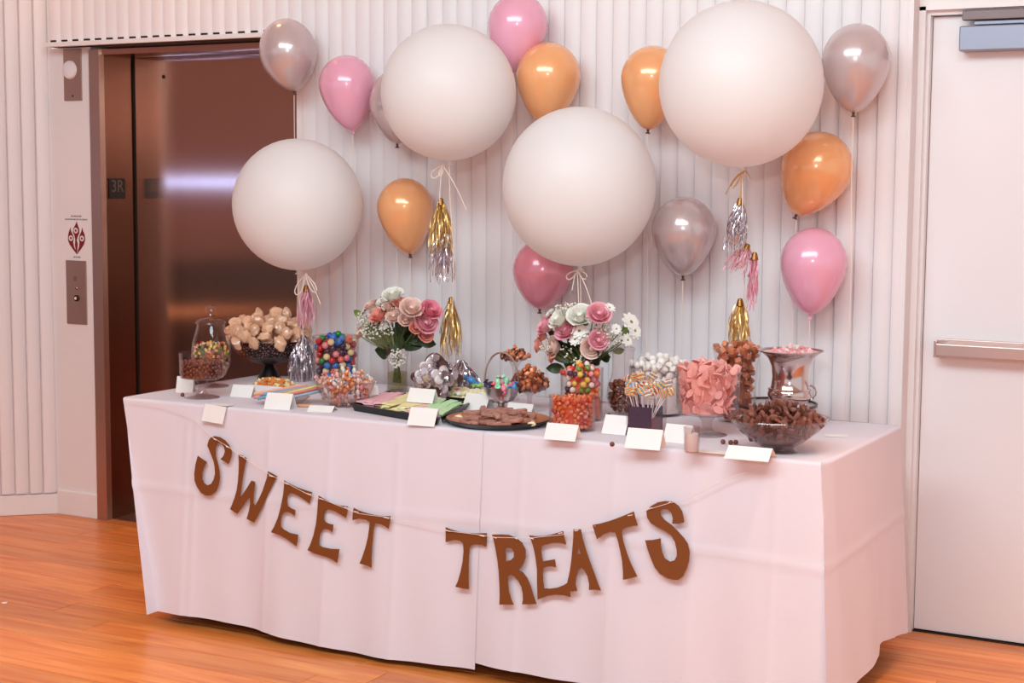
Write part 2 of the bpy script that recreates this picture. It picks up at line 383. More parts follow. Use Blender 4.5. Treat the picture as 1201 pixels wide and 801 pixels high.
# right door with frame, closer and push bar
struct('wall_door', join(bbox(-1.372, 3, 5.222, 5.5, 2.115, 3.6), bbox(-0.35, 3, 5.222, 5.5, 0, 2.115)), mat('door_wall_paint', (226, 200, 196), 0.55, var=0.02))
door = thing('exit_door', 'white flush exit door with push bar and closer at the right', 'door', (-1.343, 5.26, 0))
door['kind'] = 'structure'; door.name = 'door_1'
def D0(g): return mv(g, (1.343, -5.26, 0))
obj('leaf', D0(cbox((-0.885, 5.283, 1.02), (0.91, 0.046, 2.025), 0.002)), mat('door_paint', (238, 230, 232), 0.42, var=0.015, scale=2), door, False)
fr = obj('frame', D0(join(bbox(-1.395, -1.372, 5.135, 5.32, 0, 2.085), bbox(-1.372, -1.352, 5.205, 5.32, 0, 2.062), bbox(-1.352, -1.342, 5.23, 5.32, 0, 2.05),
     bbox(-1.372, -0.35, 5.205, 5.32, 2.050, 2.085), bbox(-1.342, -0.41, 5.23, 5.32, 2.036, 2.052), bbox(-0.42, -0.35, 5.205, 5.32, 0, 2.05))), trim_white, door, False)
obj('threshold', D0(bbox(-1.342, -0.42, 5.25, 5.33, -0.004, 0.004)), dark_gap, door, False)
bar_m = mat('push_bar_steel', (214, 188, 182), 0.34, 1.0, var=0.04, scale=20, stretch=(0.3, 20, 20))
z0 = 0.960
pb = obj('push_bar', D0(cbox((-0.87, 5.207, z0), (0.82, 0.050, 0.040), 0.003)), bar_m, door, False)
obj('end_bracket', D0(join(cbox((-1.286, 5.234, z0), (0.012, 0.056, 0.056), 0.002), cbox((-1.27, 5.225, z0), (0.03, 0.03, 0.040), 0.003))), bar_m, pb, False)
obj('back_plate', D0(cbox((-0.87, 5.247, z0+0.004), (0.835, 0.026, 0.056), 0.002)), bar_m, pb, False)
clm = mat('closer_grey', (150, 150, 166), 0.4, 0.5, var=0.04)
cl = obj('closer', D0(cbox((-1.02, 5.225, 1.955), (0.44, 0.07, 0.078), 0.004)), clm, door, False)
obj('closer_rail', D0(cbox((-1.02, 5.215, 2.028), (0.43, 0.03, 0.030), 0.002)), mat('closer_dark', (120, 100, 100), 0.4, 0.6), cl, False)
obj('closer_arm', D0(cbox((-0.98, 5.222, 2.004), (0.44, 0.02, 0.012), 0.002)), clm, cl, False)
# two glowing strips added out of view to put streaks into the steel
lamp = tag(obj('added_cool_strip', cbox((0, 0, 0), (0.03, 2.4, 0.05), 0.005), emitmat('cool_streak_glow', (150, 190, 255), 15), loc=(-8.97, -0.6, 1.46)), 'long cool glowing strip added unseen for a streak in the steel door', 'lamp')
warm_strip = tag(obj('added_warm_strip', cbox((0, 0, 0), (0.03, 1.0, 0.04), 0.005), emitmat('warm_streak_glow', (255, 176, 120), 4), loc=(-8.97, 0.15, 0.36)), 'low warm glowing strip added unseen for a streak in the steel door', 'lamp')

# ================================================================== TABLE AND CLOTHS
XL, XR, YF, YB = -3.785, -1.315, 4.135, 4.895
tb = thing('folding_table', 'long folding banquet table hidden under the white cloths', 'table', ((XL+XR)/2, (YF+YB)/2, 0))
tw, td = XR-XL-0.02, YB-YF-0.02
obj('tabletop', cbox((0, 0, 0.722), (tw, td, 0.036), 0.006), mat('table_plastic', (200, 196, 190), 0.6), tb, False)
for sx in (-1, 1):
    for sy in (-1, 1): obj('leg', tube([(sx*(tw/2-0.25), sy*(td/2-0.09), 0.0), (sx*(tw/2-0.25), sy*(td/2-0.09), 0.705)], 0.014, 10), black, tb)
cloth_m = mat('tablecloth_cotton', (228, 216, 224), 0.85, var=0.015, scale=6, bump=0.05, bscale=300, sheen=0.15)
XS = atz(552, 790, 0.02).x
YFB = 4.062   # hem line of the front drop
def crease(s, s0, w): return math.exp(-((s-s0)/w)**2)
CR_X = [atz(215, 600, 0.4).x]+[aty(p_, 640, 4.09).x for p_ in (217, 312, 383, 463, 607, 715, 808, 905)]
def front_y(x, z):
    d = (TZ-z)/TZ
    y = YF-0.012-(YF-0.012-YFB)*d
    y += d*(0.010*math.sin(x*7.1)+0.006*math.sin(x*15.3+1.0)+0.004*math.sin(x*31+z*3))
    for c_ in CR_X: y -= 0.0025*crease(x, c_, 0.011)*(1 if z < 0.70 else 0.3)
    y -= 0.004*crease(z, 0.465+0.012*math.sin(x*2.2), 0.008)
    return y
def cloth(name, label, corners_top, corners_bot, hem, topx, group, lift_):
    # corners listed along the skirt: path of top-edge points and matching hem points
    path_t, path_b = [], []
    for i in range(len(corners_top)-1):
        a, b = Vector(corners_top[i]), Vector(corners_top[i+1]); c_, d_ = Vector(corners_bot[i]), Vector(corners_bot[i+1])
        n = max(6, int((b-a).length/0.0085))
        for k_ in range(n+(1 if i == len(corners_top)-2 else 0)):
            t = k_/n; path_t.append(a.lerp(b, t)); path_b.append(c_.lerp(d_, t))
    m = len(path_t); V, F = [], []
    cen = Vector(((corners_top[0][0]+corners_top[2][0])/2, (YF+YB)/2))
    drops = [0.0, 0.0015, 0.005, 0.010, 0.016]+[0.016+(1-0.016)*j/52 for j in range(1, 53)]
    zt = TZ+lift_
    for j, dd in enumerate(drops):
        for i in range(m):
            t, b = path_t[i], path_b[i]
            h = hem(b.x, b.y); z = zt-(zt-h)*dd
            rr = [0.012, 0.006, 0.002, 0.0, 0.0][j] if j < 5 else 0.0
            p = t.lerp(b, dd)
            out = Vector((0, 0))
            if abs(t.y-YF) < 1e-4: p.y = front_y(p.x, z)-lift_*3; out = Vector((0, -1))
            elif t.y > YB-1e-4: p.y += 0.012+0.008*math.sin(p.x*11)*dd; out = Vector((0, 1))
            else:
                sgn = -1 if t.x < -2.5 else 1
                yy = p.y; fade = min(1, (t.y-YF)/0.06)
                p.x += sgn*(0.012*min(1, fade)+dd*fade*(0.006*math.sin(yy*9)+0.003*math.sin(yy*23))); out = Vector((sgn, 0))
                p.x += sgn*0.003*crease(z, 0.47, 0.008)
                if fade < 1: p.y += (front_y(p.x, z)-lift_*3-YF)*(1-fade)
            p -= out*rr
            V.append((p.x, p.y, z+0.0))
    nd = len(drops)
    for j in range(nd-1):
        for i in range(m-1): F.append((j*m+i, j*m+i+1, (j+1)*m+i+1, (j+1)*m+i))
    # top sheet: fan of rows between the back and front edges
    front = [i for i in range(m) if abs(path_t[i].y-YF) < 1e-4]; back = [i for i in range(m) if path_t[i].y > YB-1e-4]
    NX, NY = 60, 24; x0, x1 = topx; base = len(V)
    for a_ in range(NY+1):
        for b_ in range(NX+1):
            xx = x0+(x1-x0)*b_/NX; yy = YF+(YB-YF)*a_/NY
            V.append((xx, yy, zt+0.0006*math.sin(xx*9+yy*4)-0.0008))
    for a_ in range(NY):
        for b_ in range(NX): q_ = base+a_*(NX+1)+b_; F.append((q_, q_+1, q_+NX+2, q_+NX+1))
    return tag(obj(name, (V, F), cloth_m), label, 'tablecloth', group)
cloth('tablecloth', 'white tablecloth on the left half of the table, under SWEET', [(XS, YB), (XL, YB), (XL, YF), (XS, YF)],
      [(XS, 4.93), (-3.69, 4.93), (-3.595, YFB), (XS, YFB)], lambda x, y: 0.030+0.010*math.sin(x*5.0)-0.012*max(0, min(1, (x+2.9)/0.5)), (XL, XS), 'white tablecloths', 0.0009)
def hemR(x, y):
    if y < 4.10: return 0.045
    t = min(1, (y-4.06)/0.2); v = 0.045+0.065*t
    return v+(0.03 if y > 4.56 else 0)-(0.05*max(0, (y-4.6)/0.3))
cloth('tablecloth', 'white tablecloth on the right half of the table, under TREATS', [(XS-0.06, YF), (XR, YF), (XR, YB), (XS-0.06, YB)],
      [(XS-0.06, YFB+0.012), (-1.248, YFB+0.02), (-1.285, 4.93), (XS-0.06, 4.93)], hemR, (XS-0.06, XR), 'white tablecloths', 0.0)

# ================================================================== BANNER
gold_card = mat('banner_card', (124, 64, 18), 0.6, 0.0, var=0.06, scale=5)
string_m = mat('white_string', (236, 214, 206), 0.7)
def bpt(px, py):
    p = aty(px, py, 4.085)
    for _ in range(4): p = aty(px, py, front_y(p.x, p.z)-0.019)
    return p
LET = [
 ('S', (220, 500, 6.675), [(165,110),(180,88),(212,76),(255,85),(295,110),(325,145),(348,200),(340,245),(320,295),(290,275),(258,258),(282,230),(293,195),(285,160),(262,130),(240,128),(225,150),(220,190),(222,235),(235,280),(248,340),(253,400),(245,455),(222,510),(185,540),(145,542),(108,522),(75,475),(55,425),(53,370),(62,300),(80,230),(115,255),(153,280),(130,315),(115,360),(115,410),(130,445),(155,462),(185,450),(205,415),(215,370),(213,320),(205,275),(190,235),(172,190),(155,150)], []),
 ('W', (220, 500, 6.675), [(398,218),(430,228),(462,250),(447,310),(435,380),(425,450),(415,530),(412,560),(440,520),(470,475),(500,425),(528,435),(525,470),(518,530),(515,600),(530,620),(555,575),(585,510),(605,450),(622,400),(628,352),(662,368),(702,392),(680,430),(655,480),(625,540),(595,610),(565,665),(540,715),(520,752),(492,740),(462,724),(470,700),(482,655),(490,600),(488,550),(460,580),(430,625),(410,655),(390,685),(362,668),(333,648),(345,620),(368,560),(385,500),(395,430),(400,350),(402,280)], []),
 ('E', (310, 550, 6.675), [(155,88),(185,108),(250,140),(310,162),(375,183),(365,225),(355,272),(320,245),(270,212),(225,190),(195,188),(180,210),(178,250),(185,290),(210,308),(243,322),(242,345),(238,368),(215,350),(185,335),(155,338),(140,360),(130,400),(128,450),(150,472),(200,500),(265,515),(260,560),(252,605),(215,578),(170,545),(120,518),(85,505),(52,495),(75,455),(105,385),(128,300),(148,200),(155,130)], []),
 ('E', (310, 550, 6.675), [(425,208),(470,235),(530,265),(590,285),(655,292),(650,335),(640,382),(600,358),(550,330),(500,315),(475,328),(467,360),(468,395),(480,415),(505,428),(540,435),(538,465),(532,498),(515,480),(485,468),(455,475),(440,495),(430,545),(428,598),(460,612),(520,625),(588,628),(580,680),(570,735),(535,710),(490,690),(440,675),(390,660),(338,635),(360,590),(385,520),(405,430),(415,340),(420,260)], []),
 ('T', (310, 550, 6.675), [(700,303),(740,325),(800,345),(870,362),(930,370),(990,368),(982,420),(972,468),(945,448),(905,430),(865,422),(858,450),(850,530),(842,620),(838,700),(840,772),(800,755),(745,740),(765,695),(790,620),(810,540),(822,460),(825,415),(790,395),(745,388),(710,396),(690,402),(692,345)], []),
 ('T', (510, 600, 6.675), [(85,122),(130,140),(190,158),(260,168),(330,170),(408,168),(405,220),(402,275),(365,260),(320,255),(285,262),(270,285),(266,350),(264,430),(264,520),(266,607),(215,600),(160,588),(180,545),(202,470),(218,390),(225,310),(222,250),(200,228),(155,222),(115,230),(85,240)], []),
 ('R', (510, 600, 6.675), [(448,180),(520,178),(580,182),(640,205),(685,245),(712,300),(710,360),(690,410),(650,455),(690,475),(725,520),(750,580),(770,650),(795,722),(740,725),(683,726),(690,690),(688,640),(678,590),(655,545),(620,505),(590,490),(572,500),(572,560),(582,630),(600,690),(618,728),(560,727),(505,728),(508,650),(505,560),(500,470),(490,380),(475,290),(460,220)], [[(548,290),(570,278),(600,285),(620,320),(618,355),(595,380),(555,388),(557,340)]]),
 ('E', (510, 600, 6.675), [(738,185),(790,192),(850,190),(910,180),(960,165),(1005,152),(1015,200),(1028,258),(985,245),(920,245),(865,258),(835,270),(832,310),(838,355),(848,388),(890,382),(940,372),(945,402),(948,435),(915,428),(875,430),(850,440),(845,480),(848,540),(855,600),(900,603),(960,595),(1010,575),(1050,550),(1055,610),(1062,668),(1010,655),(950,650),(885,658),(840,675),(805,690),(802,620),(800,540),(800,450),(790,370),(775,290),(755,225)], []),
 ('A', (660, 580, 6.675), [(88,268),(115,272),(148,270),(160,340),(178,400),(200,470),(225,540),(255,620),(280,690),(303,748),(255,742),(210,745),(212,700),(200,640),(175,590),(150,568),(125,590),(110,640),(105,700),(118,752),(60,755),(20,752),(40,690),(60,600),(75,490),(82,400),(88,330)], [[(130,405),(146,462),(120,462)]]),
 ('T', (660, 580, 6.675), [(233,238),(300,225),(370,205),(440,180),(500,155),(557,132),(570,185),(588,243),(550,245),(505,255),(465,275),(462,300),(475,370),(500,450),(530,530),(558,590),(583,640),(530,655),(472,668),(472,600),(465,520),(450,440),(432,360),(410,295),(370,292),(320,310),(268,350),(255,310)], []),
 ('S', (660, 580, 6.675), [(655,130),(690,90),(740,62),(800,50),(860,55),(905,85),(935,130),(952,215),(905,228),(858,228),(862,185),(850,140),(820,115),(785,112),(762,130),(770,165),(800,200),(850,235),(900,285),(950,340),(980,385),(993,450),(988,520),(970,580),(940,640),(905,668),(870,668),(820,655),(760,620),(720,570),(690,500),(665,430),(645,358),(705,355),(768,342),(768,400),(778,450),(800,500),(840,525),(875,515),(893,480),(892,430),(878,370),(850,320),(800,285),(740,255),(690,225),(660,180)], [])]
bo = bpt(500, 630)
ban = thing('letter_banner', 'gold cardboard letter banner reading SWEET TREATS strung across the tablecloth', 'banner', bo)
ords = ['first S', 'W', 'first E', 'second E', 'first T', 'second T', 'R', 'third E', 'A', 'third T', 'last S']
for idx, (ch, (ox, oy, s), pts, holes) in enumerate(LET):
    cxp = sum(p_[0] for p_ in pts)/len(pts)/s+ox; cyp = sum(p_[1] for p_ in pts)/len(pts)/s+oy
    ctr = bpt(cxp, cyp); sl_ = (YF-YFB)/TZ*1.0
    def toxz(p_):
        w = aty(p_[0]/s+ox, p_[1]/s+oy, ctr.y)
        for _ in range(3): w = aty(p_[0]/s+ox, p_[1]/s+oy, ctr.y+(w.z-ctr.z)*sl_)
        return (w.x-ctr.x, w.z-ctr.z)
    g = prism([toxz(p_) for p_ in pts], [[toxz(p_) for p_ in h] for h in holes], -0.0008, 0.0008)
    yoff = -0.004 if ch == 'A' else 0.0
    g = ([(v[0], v[1]+v[2]*sl_+yoff, v[2]) for v in g[0]], g[1])
    obj('letter', g, gold_card, ban, False, ctr-bo, 'gold card letter, the '+ords[idx])
spx = [(150,470),(190,476),(222,487),(250,513),(270,525),(282,534),(318,557),(336,566),(362,580),(378,585),(408,597),(420,602),(457,607),(490,614),(522,622),(570,628),(580,630),(620,631),(660,627),(680,619),(698,618),(745,604),(762,597),(785,590),(806,585),(850,563),(900,545)]
spts = []
for i in range(len(spx)-1):
    for t in (0, 0.5):
        p = bpt(spx[i][0]+(spx[i+1][0]-spx[i][0])*t, spx[i][1]+(spx[i+1][1]-spx[i][1])*t)
        spts.append(tuple(p-bo+Vector((0, -0.0022, 0))))
obj('string', tube(spts, 0.0009, 5), string_m, ban)
for (x_, y_, dx_) in [(253,515,3),(268,524,4),(285,535,5),(319,558,5),(337,567,5),(363,579,6),(378,585,5),(407,595,4),(419,600,5),(454,607,6),(526,622,6),(566,628,6),(581,630,4),(606,631,3),(624,631,5),(658,626,5),(677,623,4),(697,618,5),(740,605,6),(763,597,5),(786,590,2)]:
    a_ = bpt(x_-dx_/2, y_-0.6)-bo; b_ = bpt(x_+dx_/2, y_+0.9 if x_ < 640 else y_-1.5)-bo
    obj('string_stitch', tube([tuple(a_+Vector((0, -0.004, 0))), tuple(b_+Vector((0, -0.004, 0)))], 0.0016, 5), string_m, ban)

# ================================================================== BALLOONS
def balloon_mat(name, col, rough, metal=0.0, alpha=1.0, coat=0.6):
    m = mat(name, col, rough, metal, var=0.03, scale=3, coat=coat, alpha=alpha, sss=0.0)
    return m
bm_white = mat('balloon_white', (253, 248, 247), 0.38, var=0.01, scale=3, coat=0.0, spec=0.4)
def _latex(m, fac):
    nt = m.node_tree; N = nt.nodes; L = nt.links; b = N['Principled BSDF']; t_ = N.new('ShaderNodeBsdfTranslucent'); t_.inputs['Color'].default_value = (0.98, 0.94, 0.93, 1)
    x_ = N.new('ShaderNodeMixShader'); x_.inputs[0].default_value = fac; L.new(b.outputs[0], x_.inputs[1]); L.new(t_.outputs[0], x_.inputs[2]); L.new(x_.outputs[0], N['Material Output'].inputs['Surface'])
_latex(bm_white, 0.36)
bm_silver = balloon_mat('balloon_silver', (214, 194, 194), 0.22, 0.35, 0.92)
bm_pink = balloon_mat('balloon_pink', (248, 176, 200), 0.22, 0.08, 0.93)
bm_pink_deep = balloon_mat('balloon_deep_pink', (240, 148, 164), 0.24, 0.15, 0.95)
bm_gold = balloon_mat('balloon_orange', (255, 180, 124), 0.22, 0.15, 0.94)
knot_dark = mat('knot_dark', (96, 60, 50), 0.5); ribbon_m = mat('ribbon_cream', (244, 222, 208), 0.45)
def tear(ex):   # unit teardrop profile, ex = lower stretch
    pr = []
    for i in range(25):
        t = PI*i/24
        r = math.sin(t); z = math.cos(t)
        if z < 0:
            q_ = -z; z = -q_*ex; r = r*(1-0.18*q_**2) if ex > 1.1 else r
            if ex > 1.1: r = max(r*(1.0-0.12*q_), 0.035)
        pr.append((max(r, 0.0), z))
    pr[0] = (0, 1.0)
    return pr
def balloon(label, col, m, cpx, cpy, rx, top, knot, y, big=False, group=None, string_to=None):
    c_ = aty(cpx, cpy, y); k_ = mpp(c_); R = rx*k_
    kp = aty(knot[0], knot[1], y)
    t = thing('white_balloon' if big else 'balloon', label, 'balloon', kp, 0, group)
    axis = (c_-kp)
    zt_ = (cpy-top)*k_; zb = axis.length
    pr = tear(1.0 if big else 1.25)
    prof = [(r*R, z*(zt_ if z > 0 else zb/(1.0 if big else 1.25))) for r, z in pr]
    g = lathe(prof[:-1]+[(0.0035 if not big else 0.008, -zb)], 48)
    rot = axis.normalized().to_track_quat('Z', 'Y').to_matrix().to_4x4()
    obj('envelope', tf(g, Matrix.Translation(c_-kp) @ rot), m, t)
    ks = 1.6 if big else 1.0
    kg = lathe([(0.0035*ks, 0.003), (0.0055*ks, -0.002), (0.003*ks, -0.006), (0.006*ks, -0.010), (0.0085*ks, -0.014), (0.003*ks, -0.013), (0, -0.012)], 12)
    obj('knot', tf(kg, rot), m if col in ('pink', 'white') else knot_dark, t)
    if string_to is not None:
        e = Vector(string_to)-kp; n = 26; pts = []
        for i in range(n+1):
            s_ = i/n; pts.append((e.x*s_+0.006*math.sin(s_*9+cpx)*min(1, s_*4), e.y*s_, -0.008+(e.z+0.008)*s_))
        obj('string', tube(pts, 0.0014 if not big else 0.002, 5), ribbon_m, t)
    return t, kp
GS = 'small pearly party balloons'
SY = 4.985
def sb(label, col, m, cx_, cy_, rx, top, knot, y=SY, st=True):
    kp = aty(knot[0], knot[1], y)
    return balloon(label, col, m, cx_, cy_, rx, top, knot, y, False, GS, (kp.x, y+0.015, 0.01) if st else None)
sb('pearl silver balloon, leftmost, in front of the elevator door', 'silver', bm_silver, 338, 62, 34, 22, (345, 107))
sb('pale pink balloon right of the leftmost silver balloon', 'pink', bm_pink, 407, 100, 33, 65, (414, 153))
sb('silver balloon mostly hidden behind the white balloon under the top edge', 'silver', bm_silver, 468, 122, 35, 80, (466, 169))
sb('pink balloon cut by the top edge, left of an orange balloon', 'pink', bm_pink, 607, 31, 35, -8, (601, 84))
sb('orange balloon between two white balloons, under the top pink one', 'gold', bm_gold, 643, 90, 38, 50, (640, 146))
sb('orange balloon partly behind the largest white balloon, on its left', 'gold', bm_gold, 765, 92, 37, 54, (760, 152))
sb('orange balloon beside the gold and silver tassel', 'gold', bm_gold, 475, 244, 33, 209, (481, 298))
sb('silver balloon hanging below and left of the largest white balloon', 'silver', bm_silver, 802, 270, 38, 231, (801, 324))
sb('silver balloon at far right near the door frame', 'silver', bm_silver, 1004, 72, 40, 28, (1001, 132))
sb('orange balloon tilted, under the right silver balloon', 'gold', bm_gold, 958, 197, 42, 154, (934, 252), 5.0)
sb('pink balloon at lower right above the silver urn', 'pink', bm_pink, 954, 309, 39, 267, (950, 369))
sb('deep pink balloon below the middle white balloon', 'deep', bm_pink_deep, 637, 318, 36, 280, (633, 363))
GW = 'large round white balloons'
WY = 4.70
def wb(label, cx_, cy_, rx, ry, y, st):
    kp = aty(cx_, cy_+ry, y)
    return balloon(label, 'white', bm_white, cx_, cy_, rx, cy_-ry, (cx_+1, cy_+ry), y, True, GW, st)
wy1 = P(357, 446)
wb('large white balloon in front of the elevator door', 349, 240, 76, 77, 4.74, (aty(357, 440, 4.80).x, 4.80, TZ+0.005))
wb('large white balloon above the gold and silver tassels', 526, 109, 79.5, 79.5, 4.74, (aty(535, 440, 4.82).x, 4.82, TZ+0.005))
wb('large white balloon in the middle above the right bouquet', 679, 219, 90, 93, 4.72, (aty(680, 440, 4.83).x, 4.83, TZ+0.005))
wb('largest white balloon at the upper right', 869, 99, 96, 97, 4.70, (aty(872, 440, 4.80).x, 4.84, TZ+0.005))
# bows, tassels and weights
foil_gold = mat('foil_gold', (240, 200, 132), 0.3, 0.9, var=0.25, scale=60)
foil_silver = mat('foil_silver', (216, 206, 212), 0.18, 0.9, var=0.25, scale=60)
foil_pink = mat('foil_pink', (236, 168, 184), 0.4, 0.3, var=0.1, scale=60)
def strips(n, L_, w, spread, rnd, z0=0.0, curl=0.3, wid=0.003):
    gs = []
    for i in range(n):
        a_ = rnd.uniform(0, 2*PI); l = L_*rnd.uniform(0.6, 1.05); rs = spread*math.sqrt(rnd.random()); V, F = [], []
        tw_ = rnd.uniform(0, 6); N_ = 6
        for k_ in range(N_+1):
            t = k_/N_; r_ = w*0.4+rs*(1-(1-t)**2)
            cx_, cy_ = r_*math.cos(a_)+0.004*math.sin(t*7+i), r_*math.sin(a_)+0.004*math.cos(t*6+i*2)
            an = tw_+t*curl*8; ex, ey = math.cos(an)*wid/2, math.sin(an)*wid/2
            z = z0-l*t
            V += [(cx_-ex, cy_-ey, z), (cx_+ex, cy_+ey, z)]
        F = [(2*k_, 2*k_+1, 2*k_+3, 2*k_+2) for k_ in range(N_)]
        gs.append((V, F))
    return join(*gs)
def tassel(label, px, py, y, L_px, w_px, m, tilt=0.0, group='foil tassels on balloon ribbons', n=90, m2=None):
    p = aty(px, py, y); k_ = mpp(p); r_ = random.Random(int(px*7+py))
    t = thing('foil_tassel', label, 'tassel', p, 0, group); t.rotation_euler = (0, tilt, 0)
    obj('strands', strips(n, L_px*k_, 0.010, w_px*k_/2, r_), m, t)
    if m2: obj('silver_strands', strips(n//2, L_px*k_*1.0, 0.012, w_px*k_/2, r_, -0.01), m2, t)
    obj('knot_band', lathe([(0.0, 0.012), (0.007, 0.010), (0.010, 0.0), (0.013, -0.012), (0.010, -0.014)], 12), mat('band_gold', (150, 100, 50), 0.35, 0.9), t)
    return t
tassel('gold foil tassel at the top of the ribbon, above a silver one', 517, 236, 4.775, 62, 30, foil_gold)
tassel('silver foil tassel hanging from the upper gold tassel', 520, 268, 4.785, 62, 30, foil_silver)
tassel('gold foil tassel lower on the ribbon, behind the left basket', 529, 352, 4.80, 66, 26, foil_gold)
tassel('silver foil tassel hanging under the largest white balloon', 868, 236, 4.73, 62, 24, foil_silver, 0.10)
tassel('pink foil tassel draped below the silver one', 876, 290, 4.75, 34, 34, foil_pink, 0.35, n=60)
tassel('long narrow pink foil tassel hanging beside the gold one', 885, 300, 4.76, 64, 9, foil_pink, 0.05, n=40)
tassel('gold foil tassel standing above the caramel vase', 868, 354, 4.78, 58, 26, foil_gold)
tassel('pink foil tassel under the left white balloon', 359, 338, 4.785, 46, 22, foil_pink, 0.08, n=60)
def bow(label, px, py, y, loops, tails, m):
    p = aty(px, py, y); k_ = mpp(p)
    t = thing('ribbon_bow', label, 'bow', p, 0, 'ribbon bows at the balloon necks')
    for (dx, dy, w_) in loops:
        pts = []
        e = Vector((dx*k_*1.1, 0, -dy*k_)); nrm = Vector((-e.z, 0, e.x)).normalized()*w_*k_
        for i in range(13):
            a_ = i/12; pts.append(tuple(e*math.sin(PI*a_)+nrm*math.sin(2*PI*a_)*0.5+Vector((0, -0.004*i/12, 0))))
        obj('loop', tube(pts, 0.0022, 5), m, t)
    for (dx, dy) in tails:
        pts = [(dx*k_*1.1*s_, -0.006, -dy*k_*s_+0.012*math.sin(s_*PI)) for s_ in [i/8 for i in range(9)]]
        obj('tail', tube(pts, 0.0018, 5), m, t)
    obj('knot', ico(0.006, 1), m, t)
bow('cream ribbon bow under the left white balloon', 359, 322, 4.735, [(-13, 24, 9), (13, 20, 8)], [(-4, 20), (20, 34)], ribbon_m)
bow('cream ribbon bow under the white balloon above the tassels', 520, 194, 4.735, [(-14, 14, 9), (-4, 12, 5)], [(30, 52), (-4, 44)], ribbon_m)
bow('cream ribbon bow under the middle white balloon', 678, 317, 4.715, [(-13, 10, 7), (10, 9, 7)], [(2, 42), (18, 40), (-6, 24)], ribbon_m)
bow('dark gold ribbon bow under the largest white balloon', 871, 202, 4.695, [(-12, 18, 5)], [(10, 8), (-1, 34), (-18, 26)], mat('ribbon_gold', (196, 150, 96), 0.4, 0.4))
def weight(label, px, py, y, hpx, wpx, m, n=160):
    q = aty(px, py, y); k_ = mpp(q); r_ = random.Random(int(px)); hz = hpx*k_
    t = thing('balloon_weight', label, 'balloon weight', (q.x, y, TZ), 0, 'foil balloon weights')
    obj('foil_fringe', strips(n, hz*0.97, 0.010, wpx*k_/2, r_, hz, 0.4, 0.005), m, t)
    obj('core', lathe([(0, 0.0), (wpx*k_*0.3, 0.0), (wpx*k_*0.26, hz*0.5), (0.008, hz*0.96), (0, hz)], 14), m, t)
weight('silver foil fringed balloon weight right of the metal pedestal bowl', 354, 440, 4.80, 56, 30, foil_silver)
weight('silver foil balloon weight behind the left bail handle', 541, 445, 4.80, 40, 44, foil_silver)


# ================================================================== THINGS ON THE TABLE
glass = glassmat('clear_glass')
glass_thick = glassmat('thick_glass', (248, 242, 242), 0.08, 0.6)
silver_m = mat('polished_silver', (214, 200, 196), 0.14, 1.0, var=0.06, scale=14)
pewter = mat('dull_pewter', (196, 180, 176), 0.3, 1.0, var=0.08, scale=20)
dark_metal = mat('dark_bowl_metal', (96, 78, 74), 0.34, 0.85, var=0.15, scale=20)
black_tray = mat('tray_black', (24, 18, 18), 0.3, var=0.1)

def shell(prof, th=0.0025):   # open vessel with wall thickness
    inner = [(max(r-th, 0.0), z+(th if i == 0 or r < 1e-6 else 0)) for i, (r, z) in enumerate(prof)]
    return lathe(list(prof)+inner[::-1], 36)
def interp(prof):
    ps = sorted(((z, r) for r, z in prof))
    zs = [p_[0] for p_ in ps]; rs = [p_[1] for p_ in ps]
    return lambda z: float(np.interp(z, zs, rs))

def fill(pts, base, meshes, name, labels, cat, group, r, rot=rrot, jit=0.12):
    for i, p_ in enumerate(pts):
        k_ = random.randrange(len(meshes))
        spawn(meshes[k_], name, labels[k_] if isinstance(labels, list) else labels, cat, group, base+Vector(p_), rot(), r*random.uniform(1-jit, 1))
def corelump(name, label, cat, base, prof, m):
    return tag(obj(name, lathe(prof, 24), m, loc=base), label, cat, None, 'stuff')

# ---- 1 trifle dish of chocolate balls, left end
choc_m = mat('milk_chocolate', (120, 58, 42), 0.28, var=0.15, scale=20, coat=0.3, objrand=0.2)
ball1 = mdata('chocolate_ball', ico(1, 2), choc_m)
p = P(237, 466)
t = thing('trifle_dish', 'clear footed glass trifle dish of small chocolate balls at left end', 'glass dish', p)
obj('bowl', shell([(0.0, 0.066), (0.060, 0.066), (0.073, 0.070), (0.076, 0.085), (0.077, 0.156)]), glass, t)
obj('stem', lathe([(0.022, 0.010), (0.014, 0.022), (0.013, 0.045), (0.022, 0.060), (0.034, 0.066)], 24), glass_thick, t)
obj('foot', lathe([(0, 0.012), (0.022, 0.010), (0.045, 0.006), (0.061, 0.002), (0.061, 0), (0, 0)], 32), glass_thick, t)
pts = pack(0.0062, 270, lambda z: 0.0735, 0.069, 0.124, None, (0.058, 0.108), 30, 3)
fill(pts, p, [ball1], 'chocolate_ball', 'small chocolate ball in the footed trifle dish', 'chocolate', 'chocolate balls in the trifle dish', 0.0062)
corelump('chocolate_ball_heap', 'middle of the chocolate ball heap in the trifle dish', 'chocolate', p, [(0, 0.070), (0.056, 0.070), (0.056, 0.107), (0, 0.108)], choc_m)

